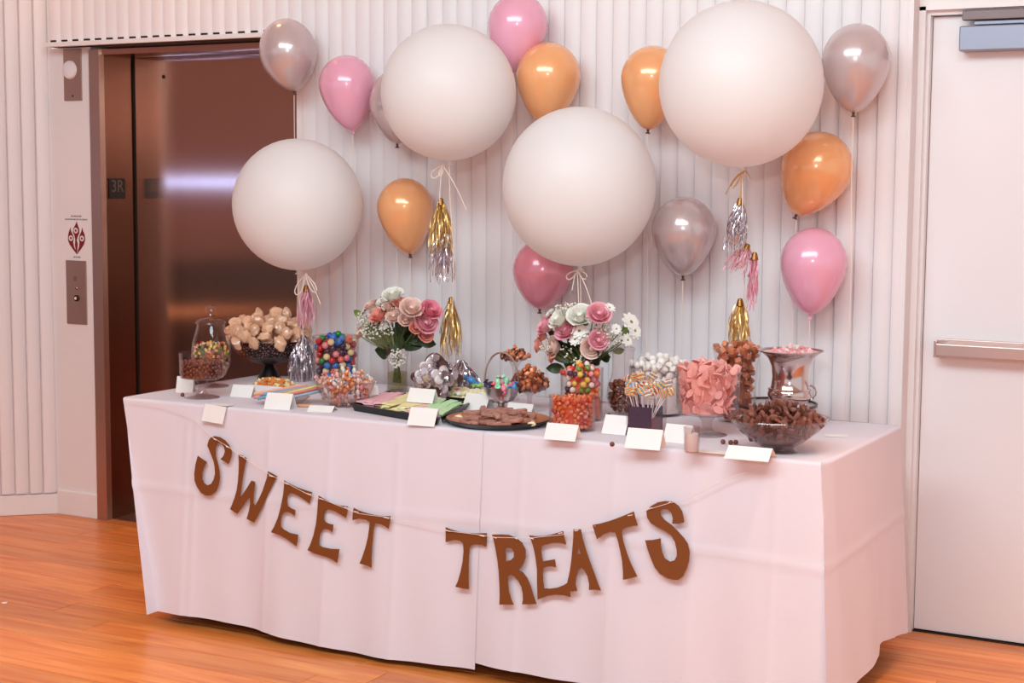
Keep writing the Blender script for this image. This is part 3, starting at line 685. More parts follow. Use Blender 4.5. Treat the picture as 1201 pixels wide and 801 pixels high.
# ---- 2 apothecary jar of jelly beans
p = P(248, 453)
t = thing('apothecary_jar', 'lidded glass apothecary jar of jelly beans behind the trifle dish', 'glass jar', p)
body = [(0.0, 0.022), (0.020, 0.022), (0.050, 0.040), (0.067, 0.075), (0.072, 0.115), (0.068, 0.160), (0.056, 0.200), (0.050, 0.222), (0.053, 0.228)]
obj('body', shell(body), glass, t)
obj('foot', lathe([(0, 0.004), (0.064, 0.003), (0.064, 0), (0, 0)][::1]+[], 32), glass_thick, t)
obj('stem', lathe([(0.03, 0.004), (0.014, 0.012), (0.020, 0.022)], 20), glass_thick, t)
ld = obj('lid', lathe([(0.056, 0.229), (0.055, 0.234), (0.040, 0.247), (0.020, 0.255), (0.012, 0.258), (0.010, 0.264)], 32), glass_thick, t)
obj('knob', lathe([(0.009, 0.262), (0.014, 0.268), (0.019, 0.279), (0.017, 0.290), (0.008, 0.297), (0, 0.298)], 24), glass_thick, ld)
bean_cols = [('red', (196, 40, 36)), ('orange', (236, 122, 52)), ('yellow', (240, 204, 96)), ('green', (96, 130, 44)), ('dark brown', (62, 30, 24)), ('pale pink', (240, 176, 160))]
bm_ = [mdata('jelly_bean', tf(sc(ico(1, 1), (1.25, 0.8, 0.8)), Matrix.Identity(4)), mat('bean_'+n_.replace(' ', '_'), c_, 0.3, coat=0.3)) for n_, c_ in bean_cols]
pts = pack(0.0066, 260, interp(body), 0.05, 0.162, None, (0.050, 0.140), 30, 5)
pts = [q for q in pts if math.hypot(q[0], q[1])+0.008 < interp(body)(q[2])-0.001]
fill(pts, p, bm_, 'jelly_bean', ['%s jelly bean in the lidded apothecary jar' % n_ for n_, _ in bean_cols], 'jelly bean', 'jelly beans in the apothecary jar', 0.0075)
corelump('jelly_bean_heap', 'middle of the jelly bean heap in the apothecary jar', 'jelly beans', p, [(0, 0.034), (0.035, 0.05), (0.049, 0.085), (0.049, 0.135), (0, 0.137)], mat('bean_mix', (176, 84, 52), 0.4, var=0.6, scale=130))

# ---- 3 dark metal pedestal bowl of wrapped cookies
p = P(316, 444)
t = thing('pedestal_bowl', 'dark patterned metal pedestal bowl heaped with wrapped cookies', 'bowl', p)
prof = [(0.0, 0.052), (0.020, 0.054), (0.070, 0.066), (0.115, 0.092), (0.142, 0.122), (0.151, 0.146)]
def pattern_mat():
    m = mat('engraved_band', (150, 116, 112), 0.36, 0.8, var=0.1)
    nt = m.node_tree; N = nt.nodes; L = nt.links; vo = N.new('ShaderNodeTexVoronoi'); vo.inputs['Scale'].default_value = 95; vo.feature = 'DISTANCE_TO_EDGE'
    tc = N.new('ShaderNodeTexCoord'); L.new(tc.outputs['Object'], vo.inputs['Vector'])
    cr = N.new('ShaderNodeValToRGB'); cr.color_ramp.elements[0].position = 0.12; cr.color_ramp.elements[0].color = (0.035, 0.02, 0.018, 1); cr.color_ramp.elements[1].position = 0.35; cr.color_ramp.elements[1].color = (*lin((178, 142, 138)), 1)
    L.new(vo.outputs['Distance'], cr.inputs[0]); L.new(cr.outputs[0], N['Principled BSDF'].inputs['Base Color']); return m
obj('bowl', shell(prof, 0.004), dark_metal, t)
obj('engraved_band', lathe([(0.1165, 0.0925), (0.1435, 0.122), (0.1525, 0.146), (0.1535, 0.149), (0.147, 0.149)], 48), pattern_mat(), t)
obj('foot', lathe([(0, 0.055), (0.018, 0.052), (0.020, 0.046), (0.030, 0.030), (0.044, 0.004), (0.046, 0), (0, 0)], 32), mat('foot_dark', (30, 22, 24), 0.35, 0.5), t)
cook_m = mat('wrapped_cookie', (248, 180, 146), 0.16, var=0.34, scale=1.3, coat=0.9, bump=0.12, bscale=70, objrand=0.12)
cm = [mdata('wrapped_cookie', sc(ico(1, 3, 0.34, s_, 1.7), (1.05, 0.9, 0.72)), cook_m) for s_ in range(5)]
pts = pack(0.0235, 110, lambda z: interp(prof)(z)-0.006, 0.075, 0.146, lambda z: 0.158*math.sqrt(max(0, 1-((z-0.140)/0.112)**2)), (0.095, 0.135), 50, 9, squash=0.75)
pts = [q for q in pts if q[2] > 0.118]
fill(pts, p, cm, 'wrapped_cookie', 'cellophane wrapped cookie heaped in the dark pedestal bowl', 'cookie', 'wrapped cookies in the pedestal bowl', 0.027, jit=0.12)
corelump('cookie_heap', 'bottom of the wrapped cookie heap in the pedestal bowl', 'cookies', p, [(0, 0.062), (0.06, 0.07), (0.10, 0.092), (0.12, 0.115), (0.095, 0.13), (0, 0.135)], cook_m)

# ---- 4 gumball jar
p = P(394, 452)
t = thing('gumball_jar', 'clear glass jar packed with colourful gumballs left of the bouquet', 'glass jar', p)
gj = [(0, 0.003), (0.076, 0.003), (0.080, 0.010), (0.083, 0.10), (0.086, 0.178)]
obj('body', shell(gj, 0.003), glass, t)
obj('rim', lathe([(0.086, 0.176), (0.088, 0.180), (0.085, 0.183), (0.082, 0.180)], 36, True), glass_thick, t)
gcols = [('red', (196, 30, 34)), ('blue', (26, 84, 176)), ('green', (36, 130, 50)), ('coral', (236, 112, 92)), ('cream', (244, 216, 160)), ('dark purple', (64, 34, 70)), ('pink', (240, 140, 150)), ('light blue', (40, 120, 200))]
gm = [mdata('gumball', ico(1, 3), mat('gum_'+n_.replace(' ', '_'), c_, 0.16, var=0.05, coat=0.5)) for n_, c_ in gcols]
pts = pack(0.0128, 190, lambda z: interp(gj)(z)-0.003, 0.006, 0.172, lambda z: 0.07-(z-0.165)*2.2, (0.050, 0.145), 40, 4)
fill(pts, p, gm, 'gumball', ['%s gumball in the clear glass jar' % n_ for n_, _ in gcols], 'gumball', 'gumballs in the glass jar', 0.0128, jit=0.03)
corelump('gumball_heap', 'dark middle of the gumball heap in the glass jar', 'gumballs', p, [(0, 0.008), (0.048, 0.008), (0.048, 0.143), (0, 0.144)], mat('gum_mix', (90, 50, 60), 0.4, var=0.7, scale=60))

# ---- 5 popcorn dish
p = P(321, 459)
t = thing('rectangular_dish', 'white rectangular dish of caramel popcorn at the table left', 'dish', p)
def rectdish(w, d, h, th, fl_=0.006):
    return join(bbox(-w/2, w/2, -d/2, d/2, 0, th), bbox(-w/2-fl_, -w/2+th, -d/2-fl_, d/2+fl_, 0, h), bbox(w/2-th, w/2+fl_, -d/2-fl_, d/2+fl_, 0, h), bbox(-w/2, w/2, -d/2-fl_, -d/2+th, 0, h), bbox(-w/2, w/2, d/2-th, d/2+fl_, 0, h))
obj('tray_body', rectdish(0.165, 0.095, 0.026, 0.004), mat('dish_white', (240, 230, 228), 0.3), t, False)
pop_m = [mat('popcorn_cream', (246, 218, 166), 0.5, var=0.2, scale=60), mat('popcorn_caramel', (222, 136, 72), 0.4, var=0.25, scale=60)]
pm = [mdata('popcorn', ico(1, 2, 0.9, s_, 2.4), pop_m[s_ % 2]) for s_ in range(4)]
plab = ['pale popcorn piece in the white rectangular dish', 'caramel popcorn piece in the white rectangular dish']*2
n = 0
for lay in range(3):
    for a_ in range(11-2*lay):
        for b_ in range(6-lay):
            q = Vector(((a_-(10-2*lay)/2)*0.0145+random.uniform(-.002, .002), (b_-(5-lay)/2)*0.0145+random.uniform(-.002, .002), 0.014+lay*0.012+random.uniform(-.002, .003)))
            k_ = random.randrange(4); spawn(pm[k_], 'popcorn', plab[k_], 'popcorn', 'popcorn in the white dish', p+q, rrot(), 0.0085)

# ---- 6 pastel candy sticks on a small glass dish
p = P(336, 474)
t = thing('oval_glass_dish', 'small oval cut glass dish holding pastel candy sticks', 'glass dish', p)
obj('bowl', sc(shell([(0, 0.004), (0.030, 0.004), (0.045, 0.012), (0.060, 0.030)], 0.003), (1.5, 0.9, 1)), glass_thick, t)
obj('foot', sc(lathe([(0.03, 0.004), (0.034, 0), (0, 0)], 24), (1.5, 0.9, 1)), glass_thick, t)
scol = [('pink', (232, 150, 140)), ('blue', (110, 168, 206)), ('tan', (214, 160, 120)), ('pale green', (212, 224, 140)), ('rose', (222, 128, 120)), ('grey blue', (160, 176, 190)), ('peach', (240, 180, 140))]
stick = tube([(-0.085, 0, 0), (-0.0845, 0, 0), (0.0845, 0, 0), (0.085, 0, 0)], [0.003, 0.0055, 0.0055, 0.003], 10)
sm_ = [mdata('candy_stick', stick, mat('stick_'+n_.replace(' ', '_'), c_, 0.4, var=0.12, scale=90, stretch=(3, 1, 1))) for n_, c_ in scol]
for i in range(12):
    k_ = i % len(scol); lay = i//6
    spawn(sm_[k_], 'candy_stick', '%s candy stick on the oval glass dish' % scol[k_][0], 'candy', 'pastel candy sticks', p+Vector(((i % 6-2.5)*0.019+0.012, random.uniform(-.01, .01)+lay*0.004, 0.034+lay*0.0115)), (0, random.uniform(-0.17, -0.10), 1.0+random.uniform(-.14, .14)))

# ---- 7 glass bowl of wrapped candies
p = P(405, 476)
t = thing('glass_candy_bowl', 'clear glass bowl of pink wrapped candies left of the pastel tray', 'glass bowl', p)
pr7 = [(0, 0.006), (0.045, 0.006), (0.072, 0.022), (0.090, 0.052), (0.102, 0.085)]
obj('bowl', shell(pr7), glass, t); obj('foot', lathe([(0, 0.006), (0.045, 0.006), (0.05, 0), (0, 0)], 28), glass_thick, t)
def wrapcandy(rb=1.0):
    b_ = sc(ico(1, 2, 0.2, 3), (1.3, 0.8, 0.8)); V = []
    w1 = lathe([(0.15, 1.2), (0.30, 1.5), (0.75, 2.1), (0.70, 2.12), (0.2, 1.6)], 9); r_ = Matrix.Rotation(PI/2, 4, 'Y')
    return join(b_, tf(w1, r_), tf(w1, Matrix.Rotation(-PI/2, 4, 'Y')))
wc = [('pink', (236, 176, 168)), ('rose', (214, 132, 124)), ('orange', (230, 130, 66)), ('clear white', (240, 222, 216)), ('tan', (206, 160, 138))]
wm_ = [mdata('wrapped_candy', wrapcandy(), mat('wrap_'+n_.replace(' ', '_'), c_, 0.2, var=0.3, scale=1.6, coat=0.6)) for n_, c_ in wc]
pts = pack(0.0135, 110, lambda z: interp(pr7)(z)-0.002, 0.010, 0.085, lambda z: 0.098-(z-0.085)*2.0, (0.05, 0.05), 40, 6, squash=0.75)
fill(pts, p, wm_, 'wrapped_candy', ['%s wrapped candy in the glass bowl by the gumball jar' % n_ for n_, _ in wc], 'candy', 'wrapped candies in the glass bowl', 0.0095, jit=0.15)

# ---- flowers
green = mat('leaf_green', (52, 66, 34), 0.45, var=0.25, scale=30, objrand=0.25)
lightgreen = mat('leaf_light', (142, 158, 84), 0.5, var=0.2, scale=30)
stem_m = mat('flower_stem', (92, 104, 52), 0.5)
def rose_geo(seed, openness=0.6):
    r_ = random.Random(seed); gs = [mv(sc(ico(0.26, 2), (1, 1, 1.3)), (0, 0, 0.1))]
    for ring, (n_, R, Hh, tilt) in enumerate([(3, 0.34, 0.62, 0.1), (4, 0.52, 0.66, 0.25), (5, 0.74, 0.62, 0.5), (6, 0.94, 0.5, 0.9)]):
        for i in range(n_):
            a0 = 2*PI*i/n_+ring*0.6+r_.uniform(-.15, .15); wd = 2*PI/n_*0.72; V, F = [], []; U, W = 5, 4
            for a_ in range(U+1):
                for b_ in range(W+1):
                    u_ = a_/U; v_ = (b_/W-0.5)*2; w_ = math.sqrt(max(0, 1-abs(v_)**2.4*u_**0.6*0.35))
                    ang_ = a0+v_*wd*(0.55+0.45*math.sin(u_*PI*0.75))
                    rr = R*(0.35+0.65*math.sin(u_*PI/2))+tilt*0.22*u_**3*openness*1.6
                    zz = -0.42+(Hh+0.42)*u_*w_-tilt*0.16*u_**4
                    V.append((rr*math.cos(ang_), rr*math.sin(ang_), zz))
            F = [(a_*(W+1)+b_, a_*(W+1)+b_+1, (a_+1)*(W+1)+b_+1, (a_+1)*(W+1)+b_) for a_ in range(U) for b_ in range(W)]
            gs.append((V, F))
    gs.append(lathe([(0, -0.5), (0.2, -0.48), (0.38, -0.36), (0.5, -0.1), (0.3, 0.0)], 12))
    return join(*gs)
def daisy_geo(seed):
    r_ = random.Random(seed); gs = []
    for ring in range(2):
        n_ = 9
        for i in range(n_):
            a0 = 2*PI*(i+0.5*ring)/n_; V, F = [], []; ln = 1.0-0.2*ring
            for a_ in range(5):
                u_ = a_/4; w_ = 0.30*math.sin(PI*(0.12+0.80*u_))
                z = 0.06+ring*0.12+0.16*u_-0.12*u_*u_
                for b_ in (-1, 0, 1): V.append((u_*ln*math.cos(a0)-b_*w_*math.sin(a0), u_*ln*math.sin(a0)+b_*w_*math.cos(a0), z+(0.04 if b_ else 0)))
            F = [(a_*3+b_, a_*3+b_+1, a_*3+b_+4, a_*3+b_+3) for a_ in range(4) for b_ in range(2)]
            gs.append((V, F))
    return join(*gs)
rose_m = {n_: mdata('rose_bloom', rose_geo(i), mat('petal_'+n_, c_, 0.5, var=0.12, scale=3)) for i, (n_, c_) in enumerate([('pink', (252, 176, 188)), ('deep_pink', (248, 150, 168)), ('coral', (250, 166, 150)), ('blush', (255, 214, 202)), ('white', (255, 246, 234))])}
daisy_w = mdata('daisy_petals', daisy_geo(1), mat('petal_daisy', (250, 244, 236), 0.5, var=0.05))
daisy_c = mdata('daisy_centre', sc(ico(0.26, 2), (1, 1, 0.6)), mat('daisy_centre', (140, 130, 70), 0.6))
def leaf_geo():
    V, F = [], []; N_ = 7
    for a_ in range(N_+1):
        u_ = a_/N_; w_ = 0.30*math.sin(PI*min(1, u_*0.96+0.04))**0.8
        for b_ in (-1, 0, 1): V.append((b_*w_, 0.10*math.sin(u_*3)*1-0.10*abs(b_), u_))
    F = [(a_*3+b_, a_*3+b_+1, a_*3+b_+4, a_*3+b_+3) for a_ in range(N_) for b_ in range(2)]
    return V, F
leaf_d = mdata('leaf', leaf_geo(), green); leaf_l = mdata('leaf', leaf_geo(), lightgreen)
def flower(kind, colname, pos, size, neck, center, where, colword):
    d_ = (pos-center); d_.y -= 0.05; d_.z += 0.02; d_.normalize()
    q_ = d_.to_track_quat('Z', 'Y')
    t = thing(kind, '%s %s %s' % (colword, kind.replace('_', ' '), where), 'flower', pos, 0, 'flowers '+where.split(',')[0])
    if kind == 'rose':
        o = obj('bloom', rose_m[colname], None, t); o.rotation_euler = q_.to_euler(); o.scale = (size, size, size*1.05)
    else:
        o = obj('petals', daisy_w, None, t); o.rotation_euler = q_.to_euler(); o.scale = (size,)*3
        o2 = obj('flower_centre', daisy_c, None, t); o2.rotation_euler = q_.to_euler(); o2.scale = (size*0.8,)*3; o2.location = d_*size*0.16
    a_ = -d_*size*0.35; e = neck-pos; e2 = Vector((neck.x+(neck.x-pos.x)*0.12, neck.y, TZ+0.03))-pos
    pts = [tuple(a_.lerp(e, s_)+Vector((0, 0, -0.01*math.sin(PI*s_)))) for s_ in (0, .33, .66, 1)]+[tuple(e2)]
    obj('stem', tube(pts, 0.0016, 5), stem_m, t)
def sprig(name, label, cat, pts_, y, base, group):   # leaves
    t = thing(name, label, cat, base, 0, group)
    for (px, py, ln, ang_, m_) in pts_:
        q = aty(px, py, y+random.uniform(-0.03, 0.02)); k_ = mpp(q)
        o = obj('leaf', m_, None, t); o.location = q-base; o.scale = (ln*k_,)*3
        o.rotation_euler = (random.uniform(-.2, .5), ang_, random.uniform(-.5, .5))
def breath(label, areas, y, neck, group=None):
    gs, st = [], []
    r_ = random.Random(11)
    for (px, py, rx, ry, n_) in areas:
        for i in range(n_):
            a_ = r_.uniform(0, 2*PI); q_ = math.sqrt(r_.random())
            q = aty(px+rx*q_*math.cos(a_), py+ry*q_*math.sin(a_), y+r_.uniform(-.05, .01))
            gs.append(mv(ico(r_.uniform(0.0026, 0.0042), 1, 0.3, i), tuple(q-neck)))
            e = (q-neck)*0.55+Vector((r_.uniform(-.01, .01), 0, -0.02)); st.append(tube([tuple(q-neck), tuple(e)], 0.0005, 3, False))
    t = thing('babys_breath', label, 'flower', neck)
    o = obj('buds', join(*gs), mat('bud_white', (246, 238, 224), 0.6), t); o['kind'] = 'stuff'
    o = obj('stems', join(*st), mat('fine_stem', (150, 150, 96), 0.6), t); o['kind'] = 'stuff'
# left bouquet
p = P(466, 459); p.y = min(p.y, 4.80)
vn = thing('flower_vase', 'clear glass vase holding the left bouquet', 'vase', p)
vpr = [(0, 0.006), (0.036, 0.006), (0.040, 0.014), (0.036, 0.07), (0.037, 0.11), (0.047, 0.165)]
obj('body', shell(vpr, 0.003), glass, vn); obj('base', lathe([(0, 0.006), (0.038, 0.006), (0.041, 0.002), (0.040, 0), (0, 0)], 28), glass_thick, vn)
obj('water', lathe([(0, 0.008), (0.035, 0.010), (0.0335, 0.07), (0, 0.07)], 24), glassmat('water', (226, 228, 200), 0.04, 0.3), vn)
neck = p+Vector((0, 0, 0.15)); cen = aty(466, 400, p.y)
def crop(o, s_): return lambda a_, b_: (a_/s_+o[0], b_/s_+o[1])
c1 = crop((410, 335), 8.43)
W1 = 'in the left bouquet'
for (a_, b_, r_, k_, cn, cw, ex) in [(300, 300, 78, 'rose', 'coral', 'coral pink', 'left of centre'), (440, 310, 62, 'rose', 'blush', 'small blush', 'at the centre'), (610, 235, 88, 'rose', 'blush', 'large blush', 'upper right'), (555, 345, 58, 'rose', 'blush', 'blush', 'just above the leaves'), (745, 375, 92, 'rose', 'pink', 'open pink', 'right side'), (800, 250, 82, 'rose', 'deep_pink', 'deep pink', 'farthest right'), (745, 485, 62, 'rose', 'coral', 'coral', 'lowest at right'), (110, 470, 48, 'rose', 'coral', 'small coral', 'lowest at left'), (430, 105, 80, 'rose', 'white', 'large white', 'at the top'), (215, 200, 58, 'rose', 'blush', 'pale pink', 'upper left'), (140, 280, 60, 'daisy', '', 'white', 'far left'), (320, 155, 55, 'daisy', '', 'white', 'top left'), (500, 180, 55, 'rose', 'coral', 'coral', 'below the top white rose'), (180, 380, 50, 'daisy', '', 'small white', 'left above the buds'), (340, 400, 50, 'daisy', '', 'small white', 'among the buds'), (250, 250, 48, 'rose', 'blush', 'small pale', 'behind the coral rose'), (390, 210, 52, 'rose', 'blush', 'cream pink', 'under the top daisy'), (650, 420, 50, 'rose', 'coral', 'small coral', 'above the right leaves')]:
    x_, y_ = c1(a_, b_); q = aty(x_, y_, p.y-0.02-0.04*math.cos((a_-460)/400*1.4)+random.uniform(-.01, .01)); flower(k_, cn, q, r_/8.43*mpp(q)*1.28, neck, cen, W1+', '+ex, cw)
sprig('leaf_sprig', 'dark green leaves under the left bouquet', 'leaves', [(470, 408, 34, 0.5, leaf_d), (460, 410, 30, -0.5, leaf_d), (475, 410, 34, 0.9, leaf_d), (462, 412, 32, -1.1, leaf_d), (465, 414, 34, 0.1, leaf_d), (468, 404, 36, 0.3, leaf_d), (458, 408, 30, -0.2, leaf_d), (480, 400, 30, 1.2, leaf_d), (458, 415, 30, -1.5, leaf_d), (472, 395, 28, 0.0, leaf_d), (448, 392, 26, -0.5, leaf_d), (490, 398, 24, 1.8, leaf_d), (452, 362, 16, -0.3, leaf_l), (462, 360, 14, 0.5, leaf_l), (425, 372, 14, -0.8, leaf_l), (440, 395, 18, -1.2, leaf_l)], p.y, neck, 'leaf sprigs')
breath("cream baby's breath buds in the left bouquet", [(442, 388, 20, 10, 150), (466, 420, 10, 12, 90), (430, 372, 11, 9, 50), (425, 386, 10, 9, 45), (452, 358, 10, 6, 30)], p.y-0.03, neck)
# right bouquet
p = P(686, 482); p.y = min(p.y, 4.74)
vn = thing('flower_vase', 'glass vase of the right bouquet behind the fruit candy jar', 'vase', p)
obj('body', shell([(r_*1.1, z*1.05) for r_, z in vpr], 0.003), glass, vn); obj('base', lathe([(0, 0.006), (0.040, 0.006), (0.044, 0.002), (0.043, 0), (0, 0)], 28), glass_thick, vn)
neck = p+Vector((0, 0, 0.16)); cen = aty(684, 405, p.y)
c2 = crop((620, 350), 8.58); W2 = 'in the right bouquet'
for (a_, b_, r_, k_, cn, cw, ex) in [(185, 275, 95, 'rose', 'pink', 'large pink', 'far left'), (385, 325, 95, 'rose', 'pink', 'pink', 'left of centre'), (705, 165, 98, 'rose', 'pink', 'tall pink', 'upper right'), (265, 490, 88, 'rose', 'blush', 'open blush', 'lower left'), (630, 500, 85, 'rose', 'blush', 'cream blush', 'lowest right of centre'), (700, 420, 82, 'rose', 'pink', 'pink', 'right of centre'), (105, 470, 62, 'rose', 'coral', 'coral', 'leftmost low'), (235, 585, 52, 'rose', 'coral', 'small coral', 'lowest left'), (320, 220, 95, 'rose', 'white', 'white', 'upper left'), (520, 185, 105, 'rose', 'white', 'large white', 'top centre'), (645, 195, 70, 'daisy', '', 'white', 'beside the tall pink rose'), (515, 335, 75, 'daisy', '', 'white', 'at the centre'), (470, 415, 58, 'daisy', '', 'small white', 'below centre left'), (570, 420, 58, 'daisy', '', 'small white', 'below centre right'), (810, 100, 55, 'daisy', '', 'small white', 'highest right'), (1020, 245, 92, 'daisy', '', 'large white', 'far right top'), (1060, 330, 75, 'daisy', '', 'white', 'farthest right'), (990, 420, 60, 'daisy', '', 'white', 'far right low'), (880, 310, 50, 'daisy', '', 'small white', 'right between buds'), (215, 150, 50, 'daisy', '', 'small white', 'top left edge'), (150, 380, 55, 'rose', 'coral', 'small coral', 'left above the blush rose')]:
    x_, y_ = c2(a_, b_); q = aty(x_, y_, p.y-0.02-0.05*math.cos((a_-560)/500*1.4)+random.uniform(-.01, .01)); flower(k_, cn, q, r_/8.58*mpp(q)*1.22, neck, cen, W2+', '+ex, cw)
sprig('leaf_sprig', 'dark green leaves under the right bouquet', 'leaves', [(672, 428, 34, -0.4, leaf_d), (680, 430, 36, 0.1, leaf_d), (690, 430, 34, 0.5, leaf_d), (668, 424, 30, -0.9, leaf_d), (698, 426, 30, 0.9, leaf_d), (678, 420, 30, -0.2, leaf_d), (664, 418, 26, -0.6, leaf_d), (686, 415, 28, 0.3, leaf_d), (675, 405, 26, -0.3, leaf_d), (662, 432, 22, -1.6, leaf_d), (706, 420, 20, 1.4, leaf_d), (690, 440, 30, 0.2, leaf_d), (674, 440, 30, -0.3, leaf_d), (730, 398, 16, 0.6, leaf_l), (733, 392, 16, 0.1, leaf_l), (720, 413, 14, 1.3, leaf_l), (685, 384, 16, 0.2, leaf_l), (652, 396, 14, -0.6, leaf_d), (712, 375, 12, 0.2, leaf_l)], p.y, neck, 'leaf sprigs')
breath("cream baby's breath buds in the right bouquet", [(660, 360, 10, 7, 30), (672, 361, 10, 6, 30), (706, 388, 14, 12, 70), (718, 398, 14, 9, 60), (682, 424, 12, 10, 30), (664, 412, 8, 8, 15), (640, 405, 8, 8, 20)], p.y-0.03, neck)

# ---- 8 mint patty basket with bail handle
p = P(511, 471)
t = thing('glass_basket', 'glass basket with thin bail handle full of silver wrapped mint patties', 'basket', p)
pr8 = [(0, 0.012), (0.036, 0.012), (0.060, 0.028), (0.074, 0.052), (0.080, 0.080)]
obj('bowl', shell(pr8), glass, t); obj('foot', lathe([(0, 0.012), (0.036, 0.012), (0.042, 0), (0, 0)], 28), glass_thick, t)
obj('handle', tube([(-0.082*math.cos(a_)*1.0, 0.045*math.cos(a_), 0.080+0.085*math.sin(a_)) for a_ in [PI*i/20 for i in range(21)]], 0.0022, 6), dark_metal, t)
puck = lathe([(0, -0.32), (0.85, -0.32), (1.0, -0.2), (1.0, 0.2), (0.85, 0.32), (0, 0.32)], 18)
pk = [mdata('mint_patty', puck, foil_silver), mdata('mint_patty', puck, mat('patty_white', (238, 222, 222), 0.3, coat=0.4)), mdata('mint_patty', puck, mat('patty_brown', (92, 52, 46), 0.45, var=0.15, scale=2))]
plb = ['silver foil wrapped mint patty in the bail handled basket', 'white wrapped mint patty in the bail handled basket', 'brown chocolate mint patty in the bail handled basket']
pts = pack(0.0155, 75, lambda z: interp(pr8)(z)-0.002, 0.014, 0.080, lambda z: 0.082-(z-0.085)*1.1, (0.035, 0.035), 40, 12, squash=0.62)
for i, q in enumerate(pts):
    k_ = random.choice((0, 0, 1, 1, 2)); d_ = Vector((q[0]+0.5*0.3, q[1]-0.06, random.uniform(-.02, .05))).normalized()
    e_ = d_.to_track_quat('Z', 'Y').to_euler() if random.random() < 0.55 else Euler(rrot())
    spawn(pk[k_], 'mint_patty', plb[k_], 'candy', 'mint patties in the basket', p+Vector(q), tuple(e_), 0.0165)

# ---- 9 pastel tray
qa, qb, qc, qd = P(411, 482), P(514, 500), P(553, 480), P(456, 466)
cen = (qa+qb+qc+qd)/4
t = thing('square_tray', 'black square tray of pastel candy strips', 'tray', (cen.x, cen.y, TZ))
def quadtray(pts, h, th=0.003):
    qs = [Vector((q.x-cen.x, q.y-cen.y, 0)) for q in pts]; inn = [q*0.95 for q in qs]
    V = [tuple(q*0.93) for q in qs]+[(q.x, q.y, h) for q in qs]+[(q.x, q.y, h) for q in inn]+[(q.x*0.97, q.y*0.97, th) for q in inn]
    F = [(3, 2, 1, 0)]+[tuple((i, (i+1) % 4, 4+(i+1) % 4, 4+i)) for i in range(4)]+[(4+i, 4+(i+1) % 4, 8+(i+1) % 4, 8+i) for i in range(4)]+[(8+i, 8+(i+1) % 4, 12+(i+1) % 4, 12+i) for i in range(4)]+[(12, 13, 14, 15)]
    return V, F
obj('tray_body', quadtray([qa, qb, qc, qd], 0.024), black_tray, t, False)
pcs = [('pink', (252, 192, 202)), ('yellow', (252, 238, 182)), ('peach pink', (252, 206, 190)), ('green', (200, 240, 188))]
def strip_geo():
    V, F = [], []; N_ = 8
    for i in range(N_+1):
        u_ = i/N_-0.5
        z = 0.06*math.sin(i*2.0)
        for (b_, d_) in ((-0.5, 0), (0.5, 0), (0.5, 0.25), (-0.5, 0.25)): V.append((u_*6.0, b_*1.2, z*0.6+d_))
    for i in range(N_):
        for k_ in range(4): F.append((i*4+k_, i*4+(k_+1) % 4, i*4+4+(k_+1) % 4, i*4+4+k_))
    F += [(3, 2, 1, 0), (N_*4, N_*4+1, N_*4+2, N_*4+3)]; return V, F
pst = [mdata('candy_strip', strip_geo(), mat('strip_'+n_.replace(' ', '_'), c_, 0.7, var=0.06, scale=2, bump=0.2, bscale=12)) for n_, c_ in pcs]
ux = ((qb-qa)+(qc-qd))/2; uy = ((qd-qa)+(qc-qb))/2; az = math.atan2(uy.y, uy.x)
for i in range(72):
    lay = i//24; c_ = i % 24; f_ = (c_+0.5)/24
    k_ = 0 if f_ < 0.27 else 1 if f_ < 0.62 else 2 if f_ < 0.74 else 3
    q = cen+ux*(f_-0.5)*0.88+uy*random.uniform(-.05, .05)
    spawn(pst[k_], 'candy_strip', '%s candy strip on the black square tray' % pcs[k_][0], 'candy', 'pastel candy strips on the tray', Vector((q.x, q.y, TZ+0.007+lay*0.0075+random.uniform(0, .003))), (random.uniform(-.1, .1), random.uniform(-.06, .06), az+random.uniform(-.12, .12)), (uy.length*0.120, ux.length*0.052, 0.013))

# ---- 10 second black tray with orange and cream candies
q = P(549, 470); cen = q
t = thing('rectangular_tray', 'small black tray of orange and cream candies behind the pastel tray', 'tray', (q.x, q.y, TZ))
obj('tray_body', rectdish(0.19, 0.15, 0.02, 0.004), black_tray, t, False)
occ = [('cream', (248, 236, 190)), ('orange', (240, 110, 62)), ('white', (248, 240, 232))]
om = [mdata('soft_candy', sc(ico(1, 2, 0.3, i), (1.2, 1, 0.7)), mat('soft_'+n_, c_, 0.45, var=0.06, scale=2)) for i, (n_, c_) in enumerate(occ)]
for lay in range(2):
    for a_ in range(8):
        for b_ in range(6-lay):
            k_ = 1 if a_ < 2 and b_ < 4 and random.random() < .75 else random.choice((0, 0, 2))
            spawn(om[k_], 'soft_candy', '%s soft candy on the small black tray' % occ[k_][0], 'candy', 'soft candies on the small tray', q+Vector(((a_-3.5)*0.022, (b_-2.5+lay*.5)*0.022, 0.013+lay*0.015+random.uniform(0, .004))), (random.uniform(-.4, .4), random.uniform(-.4, .4), random.uniform(0, 6)), 0.012)

